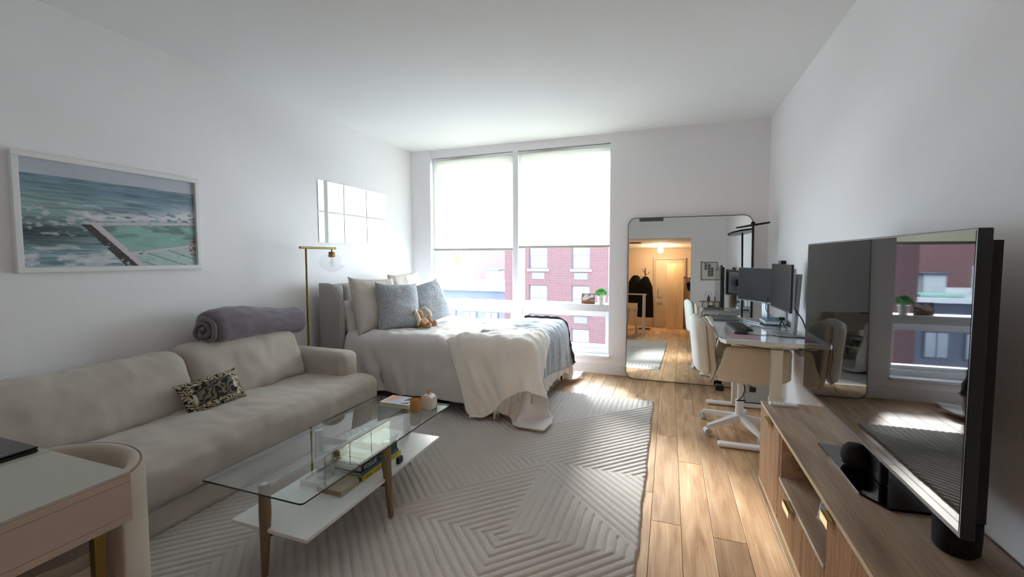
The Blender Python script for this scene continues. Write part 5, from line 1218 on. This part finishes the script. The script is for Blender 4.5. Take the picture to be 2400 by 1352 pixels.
for lab, cx_, cy_, z0, z1, w_ in (('long black coat hanging on the coat stand', -.86, -2.44, .35, 1.52, .17), ('black jacket on the left of the coat stand', -1.14, -2.52, .75, 1.56, .17)):
    V = []; Fs = []; n1_, n2_ = 22, 20
    for j in range(n2_+1):
        t = j/n2_; z_ = z1-(z1-z0)*t; rr = w_*(.35+.75*min(1, t*4)**.6)*(1+.15*t)
        for i in range(n1_): a = 2*PI*i/n1_; k = 1+.13*math.sin(5*a+t*2)*min(1, t*2); V.append((cx_+math.cos(a)*rr*k, cy_+math.sin(a)*rr*.55*k, z_))
    for j in range(n2_):
        for i in range(n1_): Fs.append((j*n1_+i, j*n1_+(i+1) % n1_, (j+1)*n1_+(i+1) % n1_, (j+1)*n1_+i))
    Fs.append(tuple(range(n1_))); Fs.append(tuple(n2_*n1_+i for i in range(n1_))[::-1])
    tag(obj('coat', (V, [], Fs), m_coat, None, smooth=True), lab, 'coat')
# print and side table on the wall behind the camera (right of the opening)
p2 = thing('framed_print', 'black and white leaf print in a thin frame, seen in the mirror', 'picture', (.68, YN, 1.37))
bb = new()
for a in ((.515, .85, 1.365, 1.38), (.515, .85, 1.75, 1.765), (.515, .53, 1.38, 1.75), (.835, .85, 1.38, 1.75)): bm_box(bb, a[0], a[1], YN+.001, YN+.02, a[2], a[3])
obj('frame', bb, mat('thin_dark_frame', '6b6157', .5), p2)
def leaf(u, v):
    c = np.tile(np.array(lin('d2d0ca'))[None], (len(u), 1)); k = np.zeros(len(u), bool)
    for cx_, w_, lo, hi in ((.30, .09, .18, .72), (.50, .10, .15, .92), (.72, .10, .55, .95)):
        k |= (abs(u-cx_) < w_) & (v > lo) & (v < hi) & ((np.sin(v*70) > -.35) | (abs(u-cx_) < .015))
    return np.where(k[:, None], np.array(lin('232326'))[None], c)
print_plane('print_sheet', (.835, YN+.004, 1.38), (-.305, 0, 0), (0, 0, .37), 80, 110, leaf, attr_mat('print_paper', .35, .15), p2)
sd = thing('side_table', 'small round table with brass legs by the wall behind the camera, seen in mirror', 'side table', (.66, .42, 0))
bb = new(); bm_cyl(bb, (.66, .42, .88), (.66, .42, .90), .17, n=36); obj('tabletop', bb, mat('walnut_top', '8f6444', .5), sd, smooth=True, auto=40)
for a in (90, 210, 330):
    c_, s_ = math.cos(math.radians(a)), math.sin(math.radians(a)); bb = new(); bm_tube(bb, [(.66+c_*.12, .42+s_*.12, .88), (.66+c_*.16, .42+s_*.16, .001)], .010, 8); obj('leg', bb, m_brass, sd, smooth=True)
gf = thing('glass_frame_stand', 'small brass edged glass frame with a bottle on the round side table', 'ornament', (.66, .40, .90))
bb = new(); bm_tube(bb, [(.58, .40, .905), (.62, .40, 1.10), (.72, .40, 1.10), (.75, .40, .905)], .004, 6, True); obj('brass_edge', bb, m_brassd, gf)
bb = new(); bm_lathe(bb, [(0, .001), (.03, .001), (.032, .01), (.032, .09), (.012, .11), (.012, .14), (0, .14)], (.67, .44, .90), 20); tag(obj('bottle', bb, mat('violet_glass', '4a4068', .15), None, smooth=True, auto=40), 'dark violet bottle on the round side table by the near wall', 'bottle')

# ------------------------------------------------------------------ the person taking the picture (only an arm shows in the mirror)
def skinned(name, verts, edges, radii, m, parent, sub=2):
    me = bpy.data.meshes.new(name); me.from_pydata([tuple(v) for v in verts], edges, []); me.update()
    o = bpy.data.objects.new(name, me); COL.objects.link(o)
    sk = o.modifiers.new('skin', 'SKIN'); ss = o.modifiers.new('sub', 'SUBSURF'); ss.levels = sub; ss.render_levels = sub
    for i, rr in enumerate(radii): me.skin_vertices[0].data[i].radius = (rr, rr) if not isinstance(rr, tuple) else rr
    me.skin_vertices[0].data[0].use_root = True
    bpy.context.view_layer.update()
    ev = o.evaluated_get(bpy.context.evaluated_depsgraph_get()); m2 = bpy.data.meshes.new_from_object(ev); bpy.data.objects.remove(o)
    m2.name = name; m2.materials.clear(); m2.materials.append(m); m2.polygons.foreach_set('use_smooth', [True]*len(m2.polygons))
    o = bpy.data.objects.new(name, m2); COL.objects.link(o); o.parent = parent; o.location = -root_loc(parent); return o
px_, py_ = .52, -.42
man = thing('person', 'person in black clothes behind the opening edge, raised arm seen in mirror', 'person', (px_, py_, 0))
m_skin = mat('skin', 'c79a80', .6); m_cloth = mat('black_clothes', '121216', .9)
J = {}; vs = []; es = []; rs = []
def jt(n, x, y, z, rr, par=None):
    J[n] = len(vs); vs.append((x, y, z)); rs.append(rr)
    if par: es.append((J[par], J[n]))
jt('pelvis', px_, py_, .92, (.15, .11)); jt('waist', px_, py_, 1.08, (.135, .10), 'pelvis'); jt('chest', px_, py_, 1.28, (.155, .11), 'waist'); jt('neckb', px_, py_, 1.42, (.09, .075), 'chest'); jt('neck', px_, py_+.01, 1.49, .052, 'neckb')
jt('skull1', px_, py_+.03, 1.57, (.072, .085), 'neck'); jt('skull2', px_, py_+.025, 1.66, (.075, .09), 'skull1'); jt('skull3', px_, py_+.02, 1.715, .05, 'skull2')
for s, n in ((-1, 'l'), (1, 'r')):
    jt('sh'+n, px_+s*.18, py_, 1.38, .058, 'chest')
    if s < 0: jt('el'+n, px_-.22, py_+.12, 1.13, .043, 'sh'+n); jt('wr'+n, .255, py_+.17, 1.33, .028, 'el'+n); jt('pa'+n, .215, py_+.19, 1.395, .034, 'wr'+n)
    else: jt('el'+n, px_+.0+.0-.0+.0+.0+.0+.0+.0-.0+.0, py_+.20, 1.16, .043, 'sh'+n); jt('wr'+n, .34, py_+.24, 1.33, .028, 'el'+n); jt('pa'+n, .27, py_+.25, 1.38, .034, 'wr'+n)
    jt('hip'+n, px_+s*.09, py_, .86, .085, 'pelvis'); jt('knee'+n, px_+s*.10, py_+.02, .48, .058, 'hip'+n); jt('ank'+n, px_+s*.10, py_, .09, .040, 'knee'+n); jt('toe'+n, px_+s*.11, py_+.15, .04, .034, 'ank'+n)
body = skinned('body', vs, es, rs, m_skin, man)
for n, d in (('l', 1), ('r', -1)):
    p = Vector(vs[J['pa'+n]]); w = Vector(vs[J['wr'+n]]); ax = (p-w).normalized(); sd_ = ax.cross(Vector((0, 1, 0))).normalized()
    for k in range(5):
        L_ = (.05, .062, .068, .063, .05)[k]
        if k == 0: q0 = p-ax*.01+sd_*.028; dr_ = (ax*.5+sd_*.8).normalized()
        else: q0 = p+ax*.015+sd_*(.022-.0145*(k-1)); dr_ = ax
        bend_ = Vector((0, .6, -.1))
        v_ = [q0, q0+dr_*L_*.5, q0+dr_*L_*.8+bend_*L_*.35, q0+dr_*L_*.95+bend_*L_*.8]
        skinned('finger', v_, [(0, 1), (1, 2), (2, 3)], [.0095, .009, .0085, .0075], m_skin, body, 1)
vs2 = [v for v in vs]; keep = [k for k in J if k[:2] not in ('sk', 'pa', 'to') and k != 'neck']
idx_ = {k: i for i, k in enumerate(keep)}; inv = {J[k]: idx_[k] for k in keep}
skinned('sweater_and_trousers', [vs[J[k]] for k in keep], [(inv[a], inv[b_]) for a, b_ in es if a in inv and b_ in inv], [tuple(q*1.16+.004 for q in (rs[J[k]] if isinstance(rs[J[k]], tuple) else (rs[J[k]],)*2)) for k in keep], m_cloth, man)
bb = new(); bm_ball(bb, (px_, py_+.005, 1.685), .092, .10, .085, 24, 16); obj('hair', bb, mat('dark_hair', '2a1f1a', .8), man, smooth=True)
for s in (-1, 1):
    bb = new(); bm_ball(bb, (px_+s*.03, py_+.108, 1.625), .010); obj('eye', bb, m_black, man, smooth=True)
    bb = new(); bm_ball(bb, (px_+s*.078, py_+.02, 1.615), .012, .02, .03); obj('ear', bb, m_skin, man, smooth=True)
    bb = new(); bm_box(bb, px_+s*.105-.045, px_+s*.105+.045, py_-.06, py_+.20, .0, .085, .03, 3); obj('shoe', bb, m_black, man, smooth=True, auto=60)
bb = new(); bm_ball(bb, (px_, py_+.125, 1.60), .014, .02, .022); obj('nose', bb, m_skin, man, smooth=True)
bb = new(); bm_ball(bb, (px_, py_+.108, 1.562), .024, .008, .007); obj('mouth', bb, mat('lips', '9a5a50', .5), man, smooth=True)
